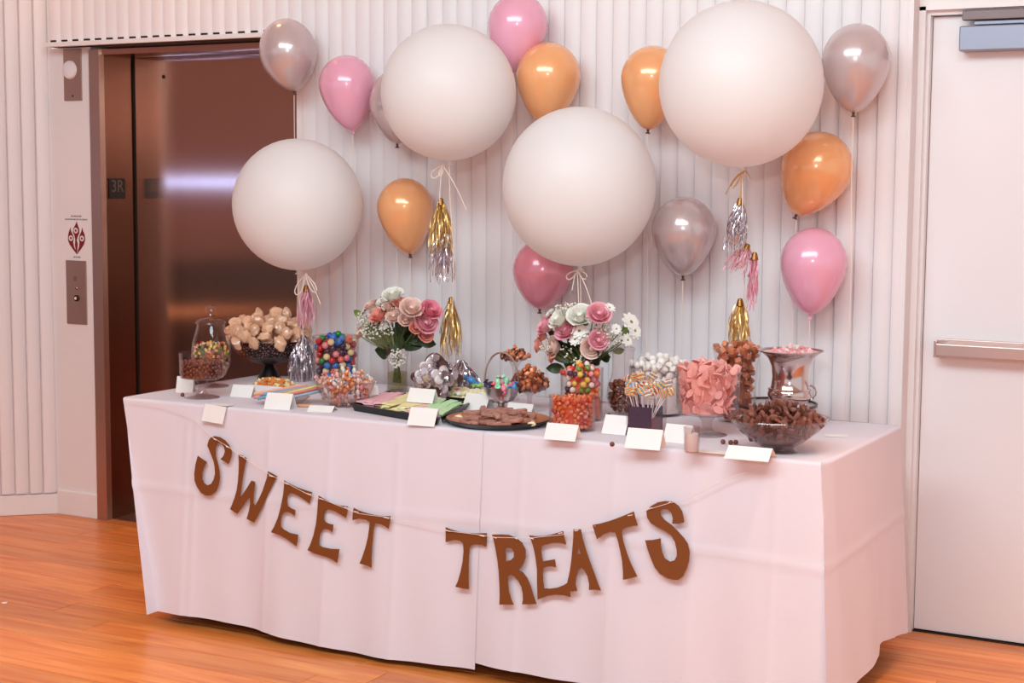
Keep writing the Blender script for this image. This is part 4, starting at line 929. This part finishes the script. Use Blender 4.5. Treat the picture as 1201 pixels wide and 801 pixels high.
# ---- 11 silver bucket of taffy
p = P(588, 483)
t = thing('silver_basket', 'footed silver basket with arched handle full of bright taffy', 'basket', p)
pr11 = [(0, 0.030), (0.018, 0.030), (0.040, 0.040), (0.052, 0.058), (0.058, 0.080), (0.060, 0.084)]
obj('bowl', shell(pr11, 0.002), pewter, t)
obj('foot', lathe([(0.012, 0.031), (0.010, 0.020), (0.022, 0.008), (0.027, 0.002), (0.027, 0), (0, 0)], 28), pewter, t)
obj('handle', tube([(0.057*math.cos(a_)*math.cos(0.3), 0.057*math.cos(a_)*math.sin(0.3), 0.082+0.112*math.sin(a_)**0.8) for a_ in [PI*i/24 for i in range(25)]], 0.0032, 6), pewter, t)
tcol = [('navy', (44, 40, 84)), ('pink', (246, 140, 160)), ('red', (236, 90, 84)), ('mint green', (176, 232, 196)), ('white', (240, 236, 232)), ('sky blue', (70, 150, 214)), ('lime', (180, 220, 110))]
tm = [mdata('taffy', tf(sc(wrapcandy(), (0.8, 1, 1)), Matrix.Identity(4)), mat('taffy_'+n_.replace(' ', '_'), c_, 0.35, var=0.08, scale=2, coat=0.3)) for n_, c_ in tcol]
pts = pack(0.0145, 30, lambda z: interp(pr11)(z)-0.001, 0.05, 0.084, lambda z: 0.064-(z-0.084)*1.9, None, 40, 15, squash=0.8)
for i, q in enumerate(pts):
    k_ = 0 if q[0]+q[1]*0.5 < -0.025 else (5 if q[0] > 0.035 else random.choice((1, 2, 3, 4)))
    spawn(tm[k_], 'taffy', '%s wrapped taffy in the silver basket' % tcol[k_][0], 'candy', 'taffies in the silver basket', p+Vector(q), rrot(), 0.0118)
q = P(554, 466); 
spawn(tm[5], 'taffy', 'sky blue taffy resting on the edge of the small black tray', 'candy', None, aty(553, 446, q.y), (0.2, 0.5, 0.4), 0.016)
spawn(tm[6], 'taffy', 'lime green taffy beside the blue one on the small tray', 'candy', None, aty(562, 452, q.y+0.01), (0.2, 0.1, 1.0), 0.013)

# ---- 12 two glass pedestal dishes of caramel nuts
nut_m = [mat('caramel_nut', (200, 104, 62), 0.3, var=0.25, scale=3, coat=0.4, objrand=0.2), mat('caramel_light', (234, 152, 108), 0.3, var=0.2, scale=3, coat=0.4, objrand=0.2), mat('caramel_dark', (120, 58, 40), 0.3, var=0.2, scale=3, coat=0.4)]
nm = [mdata('caramel_nut', sc(ico(1, 2, 0.5, s_, 2), (1.3, 0.9, 0.8)), nut_m[s_ % 3]) for s_ in range(6)]
def pedestal(label, p, zb, R, hb, foot, nuts, lab, grp, seed, rn, heap):
    t = thing('pedestal_dish', label, 'glass dish', p)
    pr = [(0, zb), (R*0.5, zb+0.002), (R*0.85, zb+hb*0.45), (R, zb+hb)]
    obj('bowl', shell(pr, 0.0025), glass, t)
    obj('stem', lathe([(foot*0.4, 0.004), (0.009, 0.015), (0.007, zb*0.5), (0.010, zb*0.85), (0.022, zb)], 20), glass_thick, t)
    obj('foot', lathe([(0, 0.006), (foot*0.4, 0.005), (foot, 0.002), (foot, 0), (0, 0)], 28), glass_thick, t)
    pts = pack(rn, nuts, lambda z: interp(pr)(z)-0.002, zb+0.003, zb+hb, heap(zb+hb, R), None, 40, seed, squash=0.85)
    fill(pts, p, nm, 'caramel_nut', lab, 'candy', grp, rn*1.05)
pl_ = P(604, 470)
pedestal('tall glass pedestal dish of caramel nuts behind the silver basket', pl_, 0.135, 0.050, 0.018, 0.045, 70, 'caramel nut on the tall pedestal dish', 'caramel nuts on the tall dish', 21, 0.0085, lambda zr, R: (lambda z: R+0.004-(z-zr)*1.5))
pedestal('low glass pedestal dish heaped with caramel nuts beside the gummy jar', P(621, 481), 0.058, 0.064, 0.030, 0.058, 140, 'caramel nut on the low pedestal dish', 'caramel nuts on the low dish', 22, 0.0092, lambda zr, R: (lambda z: R+0.004-(z-zr)*1.0))

# ---- 13 round tray of chocolate bark
p = P(584, 497)
t = thing('round_tray', 'round dark tray of chocolate bark bars at the front edge', 'tray', p)
obj('tray_body', lathe([(0, 0.0), (0.135, 0.0), (0.150, 0.006), (0.162, 0.017), (0.164, 0.018), (0.161, 0.0195), (0.148, 0.009), (0.134, 0.004), (0, 0.004)], 64), black_tray, t)
obj('gold_liner', lathe([(0, 0.0045), (0.134, 0.0045), (0.148, 0.0095), (0.160, 0.0198)], 64), mat('gold_liner', (214, 150, 110), 0.35, 0.6, var=0.1), t)
bark = mat('chocolate_bark', (186, 130, 114), 0.5, var=0.3, scale=120, bump=0.5, bscale=200, objrand=0.15)
bk = [mdata('chocolate_bar', tf(cbox((0, 0, 0), (0.040+0.012*i, 0.015, 0.010), 0.002), Matrix.Identity(4)), bark) for i in range(3)]
r_ = random.Random(5)
for i in range(92):
    lay = 0 if i < 46 else (1 if i < 76 else 2); R = (0.130, 0.108, 0.072)[lay]; a_ = r_.uniform(0, 2*PI); q_ = R*math.sqrt(r_.random())
    spawn(bk[r_.randrange(3)], 'chocolate_bar', 'chocolate bark bar on the round tray', 'chocolate', 'chocolate bark bars on the round tray', p+Vector((q_*math.cos(a_), q_*math.sin(a_), 0.0135+lay*0.0105+r_.uniform(0, .004))), (r_.uniform(-.12, .12), r_.uniform(-.12, .12), r_.choice((0.2, 0.9, -0.3, 2.4, 1.4))+r_.uniform(-.25, .25)))
for (px, py) in ((538, 489), (624, 497)): spawn(om[0], 'soft_candy', 'pale soft candy at the %s rim of the round tray' % ('left' if px < 580 else 'right'), 'candy', None, atz(px, py, TZ+0.018), (0, 0, 1), 0.011)

# ---- 14 gummy jar and fruit candy jar
p = P(671, 504)
t = thing('gummy_jar', 'low glass jar of orange and red gummies in front of the bouquet', 'glass jar', p)
g1 = [(0, 0.004), (0.066, 0.004), (0.070, 0.010), (0.071, 0.105)]
obj('body', shell(g1, 0.003), glass, t)
gc = [('orange', (236, 112, 64)), ('red', (224, 78, 60)), ('coral', (242, 134, 104)), ('amber', (236, 130, 70))]
gmm = [mdata('gummy', sc(ico(1, 1, 0.3, i), (1.15, 0.9, 0.9)), mat('gummy_'+n_, c_, 0.25, var=0.1, scale=2, coat=0.3, trans=0.15)) for i, (n_, c_) in enumerate(gc)]
pts = pack(0.0075, 290, lambda z: 0.0672, 0.008, 0.100, None, (0.050, 0.083), 34, 31)
fill(pts, p, gmm, 'gummy', ['%s gummy in the low glass jar' % n_ for n_, _ in gc], 'gummy', 'gummies in the low glass jar', 0.0082)
corelump('gummy_heap', 'middle of the gummy heap in the low glass jar', 'gummies', p, [(0, 0.010), (0.048, 0.010), (0.048, 0.080), (0, 0.082)], mat('gummy_mix', (220, 84, 48), 0.4, var=0.3, scale=80))
p = P(682, 492)
t = thing('fruit_candy_jar', 'taller glass jar of mixed fruit candies behind the gummy jar', 'glass jar', p)
g2 = [(0, 0.004), (0.062, 0.004), (0.066, 0.010), (0.068, 0.165)]
obj('body', shell(g2, 0.003), glass, t)
fc = [('red', (222, 50, 50)), ('white', (246, 226, 214)), ('orange', (240, 130, 64)), ('green', (110, 150, 60)), ('dark purple', (70, 34, 70)), ('yellow', (244, 200, 90)), ('pink', (244, 150, 156))]
fm = [mdata('fruit_candy', sc(ico(1, 2, 0.15, i), (1, 1, 0.85)), mat('fruit_'+n_.replace(' ', '_'), c_, 0.3, var=0.08, scale=2, coat=0.3)) for i, (n_, c_) in enumerate(fc)]
pts = pack(0.0105, 150, lambda z: 0.0642, 0.07, 0.150, lambda z: 0.062-(z-0.15)*1.6, (0.042, 0.135), 40, 32)
fill(pts, p, fm, 'fruit_candy', ['%s fruit candy in the taller glass jar' % n_ for n_, _ in fc], 'candy', 'fruit candies in the taller jar', 0.0105, jit=0.08)
corelump('fruit_candy_heap', 'lower middle of the mixed fruit candy heap in the taller jar', 'candies', p, [(0, 0.010), (0.060, 0.010), (0.060, 0.069), (0.041, 0.07), (0.041, 0.133), (0, 0.135)], mat('fruit_mix', (224, 110, 80), 0.4, var=0.5, scale=60))

# ---- 15 lidded jar of malt balls
p = P(730, 488); 
t = thing('malt_ball_jar', 'lidded glass jar of chocolate malt balls beside the lollipop vase', 'glass jar', p)
g3 = [(0, 0.012), (0.024, 0.012), (0.044, 0.032), (0.053, 0.065), (0.049, 0.105), (0.040, 0.125), (0.036, 0.150), (0.036, 0.210), (0.038, 0.214)]
obj('body', shell(g3), glass, t); obj('foot', lathe([(0, 0.004), (0.046, 0.003), (0.046, 0), (0, 0)], 28), glass_thick, t)
obj('stem', lathe([(0.02, 0.004), (0.012, 0.008), (0.02, 0.013)], 20), glass_thick, t)
ld = obj('lid', lathe([(0.040, 0.215), (0.036, 0.222), (0.012, 0.232), (0.006, 0.236)], 28), glass_thick, t); obj('knob', mv(ico(0.010, 2), (0, 0, 0.244)), glass_thick, ld)
malt = mdata('malt_ball', ico(1, 2), mat('malt_ball', (120, 62, 42), 0.25, var=0.1, coat=0.5, objrand=0.15))
pts = pack(0.0082, 150, lambda z: interp(g3)(z)-0.002, 0.016, 0.112, None, (0.024, 0.092), 40, 41)
fill(pts, p, [malt], 'malt_ball', 'chocolate malt ball in the lidded glass jar', 'chocolate', 'malt balls in the lidded jar', 0.0082, jit=0.03)

# ---- 16 square lollipop vase
p = P(758, 509)
t = thing('square_vase', 'square glass vase lined with purple holding swirl lollipops', 'vase', p)
S_ = 0.092; hv = 0.115
obj('body', join(bbox(-S_/2, S_/2, -S_/2, S_/2, 0, 0.006), bbox(-S_/2, S_/2, -S_/2, -S_/2+0.003, 0, hv), bbox(-S_/2, S_/2, S_/2-0.003, S_/2, 0, hv), bbox(-S_/2, -S_/2+0.003, -S_/2, S_/2, 0, hv), bbox(S_/2-0.003, S_/2, -S_/2, S_/2, 0, hv)), glass, t, False)
obj('purple_liner', join(bbox(-S_/2+0.0045, S_/2-0.012, -S_/2+0.0045, -S_/2+0.0065, 0.007, 0.086), bbox(-S_/2+0.0045, -S_/2+0.0065, -S_/2+0.0045, S_/2-0.0045, 0.007, 0.086), bbox(-S_/2+0.0045, S_/2-0.012, S_/2-0.0065, S_/2-0.0045, 0.007, 0.082)), mat('liner_purple', (62, 40, 66), 0.5), t, False)
obj('filler', bbox(-S_/2+0.008, S_/2-0.014, -S_/2+0.008, S_/2-0.008, 0.007, 0.050), mat('filler_mauve', (150, 112, 128), 0.7), t, False)
def swirl_mat(i):
    m = mat('lolly_swirl_%d' % i, (230, 120, 80), 0.25, coat=0.4); nt = m.node_tree; N = nt.nodes; L = nt.links
    wv = N.new('ShaderNodeTexWave'); wv.inputs['Scale'].default_value = 0.8; wv.inputs['Distortion'].default_value = 1.5; wv.bands_direction = 'DIAGONAL'
    tc = N.new('ShaderNodeTexCoord'); L.new(tc.outputs['Object'], wv.inputs['Vector']); cr = N.new('ShaderNodeValToRGB'); cr.color_ramp.interpolation = 'CONSTANT'
    cols = [(236, 100, 60), (246, 204, 90), (80, 140, 180), (246, 226, 216), (206, 46, 50), (110, 160, 80)]; cols = cols[i:]+cols[:i]
    els = cr.color_ramp.elements; els[0].color = (*lin(cols[0]), 1); els[1].position = 0.85; els[1].color = (*lin(cols[5]), 1)
    for k_ in range(1, 5): e = els.new(k_/6+0.02); e.color = (*lin(cols[k_]), 1)
    L.new(wv.outputs['Fac'], cr.inputs[0]); L.new(cr.outputs[0], N['Principled BSDF'].inputs['Base Color']); return m
heads = [mdata('lolly_head', tf(join(tube([(0.55*math.cos(a_)*(0.25+a_/16), 0.55*math.sin(a_)*(0.25+a_/16), 0.0) for a_ in [i*0.45 for i in range(32)]], 0.24, 8)), Matrix.Rotation(PI/2, 4, 'X')), swirl_mat(i)) for i in range(5)]
stk = mat('paper_stick', (240, 226, 228), 0.6)
lx = 0
for i in range(19):
    px = 738+ (i % 7)*7.6+random.uniform(-2, 2); row_ = i//7; py = 461-row_*9+random.uniform(-3, 2)
    yy = p.y-0.045+row_*0.030+random.uniform(-.006, .006)
    h = aty(px, py, yy); b_ = Vector((p.x+max(-0.036, min(0.028, (h.x-p.x)*0.55)), p.y+max(-.034, min(.034, (yy-p.y)*0.6)), TZ+0.052))
    t = thing('lollipop', 'rainbow swirl lollipop standing in the square vase', 'lollipop', b_, 0, 'lollipops in the square vase')
    o = obj('head', heads[i % 5], None, t); o.location = h-b_; o.scale = (0.0195,)*3; o.rotation_euler = (random.uniform(-.3, .3), random.uniform(0, 6), 0.45+random.uniform(-.6, .6))
    obj('stick', tube([(0, 0, 0), tuple((h-b_)*0.93)], 0.0016, 6), stk, t)

# ---- 17 glass bowl of white mints
p = P(772, 486); p.y = min(p.y, 4.74)
t = thing('white_candy_bowl', 'clear glass bowl of white candies behind the lollipops', 'glass bowl', p)
g4 = [(0, 0.004), (0.075, 0.004), (0.086, 0.02), (0.094, 0.10), (0.100, 0.165)]
obj('body', shell(g4, 0.003), glass, t)
wmm = mdata('white_candy', sc(ico(1, 2, 0.25, 2), (1, 1, 0.8)), mat('white_candy', (250, 240, 234), 0.45, var=0.04, scale=2))
pts = pack(0.0135, 120, lambda z: interp(g4)(z)-0.003, 0.10, 0.165, lambda z: 0.094-(z-0.165)*2.4, (0.05, 0.13), 40, 51)
fill(pts, p, [wmm], 'white_candy', 'white candy in the clear glass bowl behind the lollipops', 'candy', 'white candies in the glass bowl', 0.0145)
corelump('white_candy_heap', 'lower part of the white candy heap in the clear bowl', 'candies', p, [(0, 0.008), (0.074, 0.010), (0.084, 0.03), (0.086, 0.10), (0.05, 0.102), (0.048, 0.128), (0, 0.13)], mat('white_mix', (240, 226, 222), 0.5, var=0.12, scale=60))

# ---- 18 pink candy trifle dish
p = P(829, 510)
t = thing('trifle_dish', 'footed glass trifle dish filled with pink candy shards', 'glass dish', p)
obj('bowl', shell([(0, 0.062), (0.070, 0.062), (0.088, 0.066), (0.094, 0.080), (0.096, 0.205)]), glass, t)
obj('stem', lathe([(0.024, 0.010), (0.014, 0.022), (0.016, 0.042), (0.030, 0.058), (0.045, 0.063)], 24), glass_thick, t)
obj('foot', lathe([(0, 0.012), (0.024, 0.010), (0.050, 0.005), (0.060, 0.002), (0.060, 0), (0, 0)], 32), glass_thick, t)
def shard(s_):
    r_ = random.Random(s_); V, F = [], []; n_ = 7
    for z_ in (0, 1):
        for i in range(n_):
            a_ = 2*PI*i/n_; q_ = r_.uniform(0.75, 1.1) if z_ == 0 else 0
            if z_ == 0: V.append((q_*math.cos(a_), q_*0.8*math.sin(a_), 0.25*math.cos(a_*1.0)))
            else: v = V[i]; V.append((v[0]*0.92, v[1]*0.92, v[2]+0.26))
    F = [tuple(range(n_-1, -1, -1)), tuple(range(n_, 2*n_))]+[(i, (i+1) % n_, n_+(i+1) % n_, n_+i) for i in range(n_)]
    return V, F
pink_s = mat('pink_shard', (252, 170, 160), 0.5, var=0.12, scale=2, objrand=0.10, sss=0.1)
sh = [mdata('pink_candy', shard(i), pink_s) for i in range(6)]
pts = pack(0.0135, 175, lambda z: 0.0925, 0.068, 0.196, lambda z: 0.09-(z-0.196)*2.5, (0.058, 0.175), 40, 61, squash=0.72)
fill(pts, p, sh, 'pink_candy', 'pink candy shard in the footed trifle dish', 'candy', 'pink candy shards in the trifle dish', 0.0185, jit=0.2)
corelump('pink_candy_heap', 'middle of the pink candy heap in the trifle dish', 'candies', p, [(0, 0.068), (0.055, 0.068), (0.055, 0.172), (0, 0.174)], pink_s)

# ---- 19 caramel vase
p = P(863, 494); p.y = min(p.y, 4.80)
t = thing('caramel_vase', 'tall flared glass vase of wrapped caramel cubes', 'vase', p)
g5 = [(0, 0.004), (0.055, 0.004), (0.060, 0.012), (0.062, 0.12), (0.068, 0.18), (0.078, 0.235)]
obj('body', shell(g5, 0.003), glass, t)
car = [mdata('caramel', cbox((0, 0, 0), (1.7, 1.7, 1.4), 0.2), mat('caramel_%d' % i, c_, 0.25, var=0.15, scale=1, coat=0.5, objrand=0.15)) for i, c_ in enumerate([(196, 112, 76), (170, 92, 60), (222, 140, 104)])]
pts = pack(0.0145, 150, lambda z: interp(g5)(z)-0.002, 0.008, 0.228, lambda z: 0.080-(z-0.228)*2.2, (0.036, 0.21), 40, 71, squash=0.85)
fill(pts, p, car, 'caramel', 'wrapped caramel cube in the tall flared vase', 'candy', 'caramels in the tall vase', 0.0118, jit=0.1)
corelump('caramel_heap', 'middle of the caramel heap in the tall vase', 'candies', p, [(0, 0.008), (0.034, 0.008), (0.034, 0.205), (0, 0.208)], mat('caramel_mix', (150, 80, 54), 0.4, var=0.3, scale=60))

# ---- 20 cake stand with silver urn
yy = 4.70; c_ = aty(908, 476, yy); zp = 0.815-TZ
t = thing('cake_stand', 'glass cake stand with dark edge under the silver urn', 'cake stand', (c_.x, yy, TZ))
obj('plate', lathe([(0, zp-0.010), (0.10, zp-0.010), (0.128, zp-0.006), (0.130, zp), (0.122, zp), (0, zp-0.003)], 48), glass_thick, t)
obj('edge_band', lathe([(0.1285, zp-0.007), (0.1325, zp-0.006), (0.1335, zp+0.003), (0.1295, zp+0.003)], 48, True), mat('stand_edge', (92, 70, 66), 0.3, 0.7), t)
obj('stem', lathe([(0.050, 0.004), (0.018, 0.014), (0.014, 0.03), (0.03, zp-0.012), (0.05, zp-0.008)], 24), glass_thick, t)
obj('foot', lathe([(0, 0.006), (0.05, 0.005), (0.068, 0.002), (0.068, 0), (0, 0)], 32), glass_thick, t)
u_ = aty(926, 472, yy-0.01); ub = Vector((u_.x, yy-0.01, TZ+zp-0.002))
t = thing('silver_urn', 'polished silver urn with flared rim standing on the cake stand', 'urn', ub)
pr20 = [(0, 0.004), (0.044, 0.004), (0.050, 0.000), (0.054, 0.002), (0.052, 0.010), (0.064, 0.022), (0.069, 0.036), (0.065, 0.050), (0.058, 0.060), (0.055, 0.090), (0.058, 0.122), (0.070, 0.148), (0.088, 0.164), (0.100, 0.170), (0.101, 0.172)]
obj('body', lathe(pr20+[(0.098, 0.1725), (0.086, 0.167), (0.066, 0.150), (0.052, 0.122), (0.050, 0.09), (0, 0.085)], 56), silver_m, t)
for s_ in (1,):
    obj('handle', tube([(s_*(0.060+0.020*math.sin(a_)), 0.012*s_, 0.045+0.02*math.cos(a_)) for a_ in [PI*i/12 for i in range(13)]], 0.003, 6), silver_m, t)
obj('band', lathe([(0.0655, 0.049), (0.068, 0.052), (0.0655, 0.055), (0.060, 0.056)], 48), silver_m, t)
pn = [mdata('pink_mint', sc(ico(1, 1, 0.4, i), (1.2, 1, 0.7)), mat('mint_%d' % i, c__, 0.4, var=0.1)) for i, c__ in enumerate([(248, 200, 196), (250, 232, 226), (240, 156, 160)])]
r_ = random.Random(3)
pts = pack(0.0085, 85, lambda z: 0.086, 0.150, 0.168, lambda z: 0.092-(z-0.166)*4.0, (0.05, 0.156), 30, 81)
fill([q for q in pts if math.hypot(q[0], q[1]) < 0.062 or q[2] > 0.170], ub, pn, 'pink_mint', 'small pink and white mint in the silver urn', 'candy', 'mints in the silver urn', 0.0088)
corelump('mint_heap', 'flat bed of pink mints inside the silver urn rim', 'mints', ub, [(0, 0.088), (0.047, 0.10), (0.05, 0.125), (0.066, 0.153), (0.084, 0.1675), (0, 0.170)], mat('mint_mix', (246, 204, 200), 0.5, var=0.2, scale=90))

# ---- 21 glass bowl of chocolate curls
p = P(912, 529)
t = thing('conical_glass_bowl', 'wide clear glass bowl of chocolate pieces at the right front', 'glass bowl', p)
g6 = [(0, 0.014), (0.046, 0.014), (0.075, 0.030), (0.115, 0.062), (0.142, 0.094)]
obj('bowl', shell(g6, 0.003), glass, t)
obj('foot', lathe([(0, 0.014), (0.046, 0.014), (0.050, 0.010), (0.048, 0.007), (0.058, 0.002), (0.058, 0), (0, 0)], 40), glass_thick, t)
obj('rim', lathe([(0.1405, 0.0935), (0.1435, 0.0945), (0.142, 0.0975), (0.139, 0.0955)], 48, True), glass_thick, t)
cmat = mat('dark_chocolate', (124, 72, 58), 0.4, var=0.25, scale=2, objrand=0.3, coat=0.15)
ch = [mdata('chocolate_piece', sc(ico(1, 1, 0.5, i, 2.0), (1.5, 0.8, 0.6)), cmat) for i in range(5)]+[mdata('chocolate_piece', cbox((0, 0, 0), (2.6, 1.0, 0.6), 0.12), cmat)]
pts = pack(0.0112, 290, lambda z: interp(g6)(z)-0.003, 0.018, 0.094, lambda z: 0.134-(z-0.094)*2.4, (0.075, 0.085), 40, 91, squash=0.7)
fill(pts, p, ch, 'chocolate_piece', 'chocolate piece in the wide clear glass bowl', 'chocolate', 'chocolate pieces in the wide bowl', 0.0135, jit=0.25)
corelump('chocolate_heap', 'middle of the chocolate heap in the wide glass bowl', 'chocolate', p, [(0, 0.018), (0.044, 0.020), (0.074, 0.040), (0.078, 0.082), (0, 0.086)], cmat)

# ---- 22 votive candle
p = P(811, 532)
t = thing('votive_candle', 'white candle in a clear votive glass at the front edge', 'candle', p)
obj('glass_cup', shell([(0, 0.004), (0.020, 0.004), (0.0215, 0.010), (0.0235, 0.075)], 0.003), glass_thick, t)
obj('wax', lathe([(0, 0.008), (0.0175, 0.008), (0.0185, 0.012), (0.0195, 0.055), (0.018, 0.057), (0, 0.056)], 24), mat('wax_white', (248, 240, 236), 0.5, sss=0.2), t)
obj('wick', tube([(0, 0, 0.055), (0.001, 0, 0.064)], 0.0009, 5), black, t)

# ---- 23 loose chocolate balls
for (px, py, lab) in [(214, 463, 'loose chocolate ball on the cloth left of the trifle dish'), (714, 487, 'loose dark chocolate ball beside the malt ball jar'), (718, 521, 'loose chocolate ball in front of the purple lined vase'), (848, 518, 'loose dark chocolate ball by the pink trifle foot'), (857, 519, 'first of two joined chocolates right of the loose dark ball'), (863, 518.5, 'second of two joined chocolates right of the loose dark ball')]:
    q = atz(px, py, TZ+0.007); spawn(ball1, 'chocolate_ball', lab, 'chocolate', None, q, rrot(), 0.0075)
# candy scraps on the cloth
q = P(452, 492); spawn(pst[2], 'candy_strip', 'peach candy strip scrap lying before the pastel tray', 'candy', None, q+Vector((0, 0, 0.001)), (0, 0, 0.3), 0.0065)
q = P(357, 478); spawn(sm_[2], 'candy_stick', 'broken tan candy stick on the cloth by a white card', 'candy', None, q+Vector((0, 0, 0.006)), (0, 0, 0.2), (0.28, 1, 1))

# ---- 24 white tent cards
card_m = mat('card_stock', (242, 234, 230), 0.6, var=0.015)
def tent(label, px, py, w, h, rz, lean=0.5, flat=False):
    p_ = P(px, py); t = thing('tent_card', label, 'card', p_, rz, 'white name cards')
    th = 0.0006
    if flat: obj('panel', bbox(-w/2, w/2, -h/2, h/2, 0, th*2), card_m, t, False); return
    for s_ in (-1, 1):
        dy = math.sin(lean)*h
        V = [(-w/2, s_*dy, 0), (w/2, s_*dy, 0), (w/2, 0, math.cos(lean)*h), (-w/2, 0, math.cos(lean)*h)]
        V += [(v[0], v[1]-s_*th*1.5, v[2]-th*0.5 if v[2] > 0 else 0) for v in V]
        F = [(0, 1, 2, 3), (7, 6, 5, 4), (0, 4, 5, 1), (1, 5, 6, 2), (2, 6, 7, 3), (3, 7, 4, 0)]
        obj('front_panel' if s_ < 0 else 'back_panel', (V, F), card_m, t, False)
for args in [('white card leaning at the left end behind the trifle dish', 218, 459, 0.06, 0.062, 0.5), ('white card between the trifle dish and the popcorn', 286, 465, 0.085, 0.046, 0.1), ('white card in front of the candy sticks', 329, 479, 0.095, 0.058, 0.15), ('low white card in front of the wrapped candy bowl', 378, 482, 0.085, 0.036, 0.3, 1.05), ('small upright white card beside the wrapped candy bowl', 437, 471, 0.035, 0.062, 0.9), ('white card in front of the pastel tray', 498, 498, 0.094, 0.060, 0.08), ('white card before the silver basket, left of it', 561, 481, 0.095, 0.062, -0.1), ('white card behind the round tray, right of the silver basket', 611, 486, 0.095, 0.042, -0.05), ('white card in front of the gummy jar', 660, 515, 0.100, 0.052, 0.05), ('white card between the gummy jar and the purple lined vase', 724, 508, 0.078, 0.062, 0.0), ('white card in front of the purple lined vase', 757, 525, 0.105, 0.062, 0.08), ('white card behind the votive candle', 797, 518, 0.085, 0.058, -0.05), ('long white card in front of the wide chocolate bowl', 880, 537, 0.125, 0.050, 0.05, 0.9)]:
    tent(*args)
tent('flat white slip of paper at the right back corner of the table', 981, 511, 0.07, 0.045, 0.3, flat=True)
tent('flat white paper lying left of the long white card', 838, 530, 0.10, 0.05, 0.05, flat=True)
q = P(495, 479); tent('white card propped on the pastel tray', 496, 482, 0.096, 0.050, 0.05); bpy.data.objects[[o.name for o in bpy.data.objects if o.get('label') == 'white card propped on the pastel tray'][0]].location.z += 0.030
# card hung over the front edge
p = atz(239, 478, TZ+0.004); yf = front_y(p.x, 0.70)
t = thing('hanging_card', 'white card folded over the front table edge above the letter S', 'card', (p.x, YF-0.012, TZ+0.004), 0, 'white name cards')
obj('hanging_panel', tf(bbox(-0.045, 0.045, -0.0008, 0.0, -0.058, 0.0), Matrix.Translation((0, -0.010, 0.0)) @ Matrix.Rotation(-0.28, 4, 'X') @ Matrix.Rotation(0.06, 4, 'Y')), card_m, t, False)
obj('top_panel', bbox(-0.045, 0.045, -0.010, 0.03, 0.0, 0.001), card_m, t, False)
# scrap of paper on the floor
q = atz(5, 707, 0.003); tag(obj('paper_scrap', sc(ico(0.012, 1, 0.6, 4), (1.2, 0.8, 0.25)), card_m, loc=q), 'tiny white paper scrap on the wooden floor', 'paper scrap')
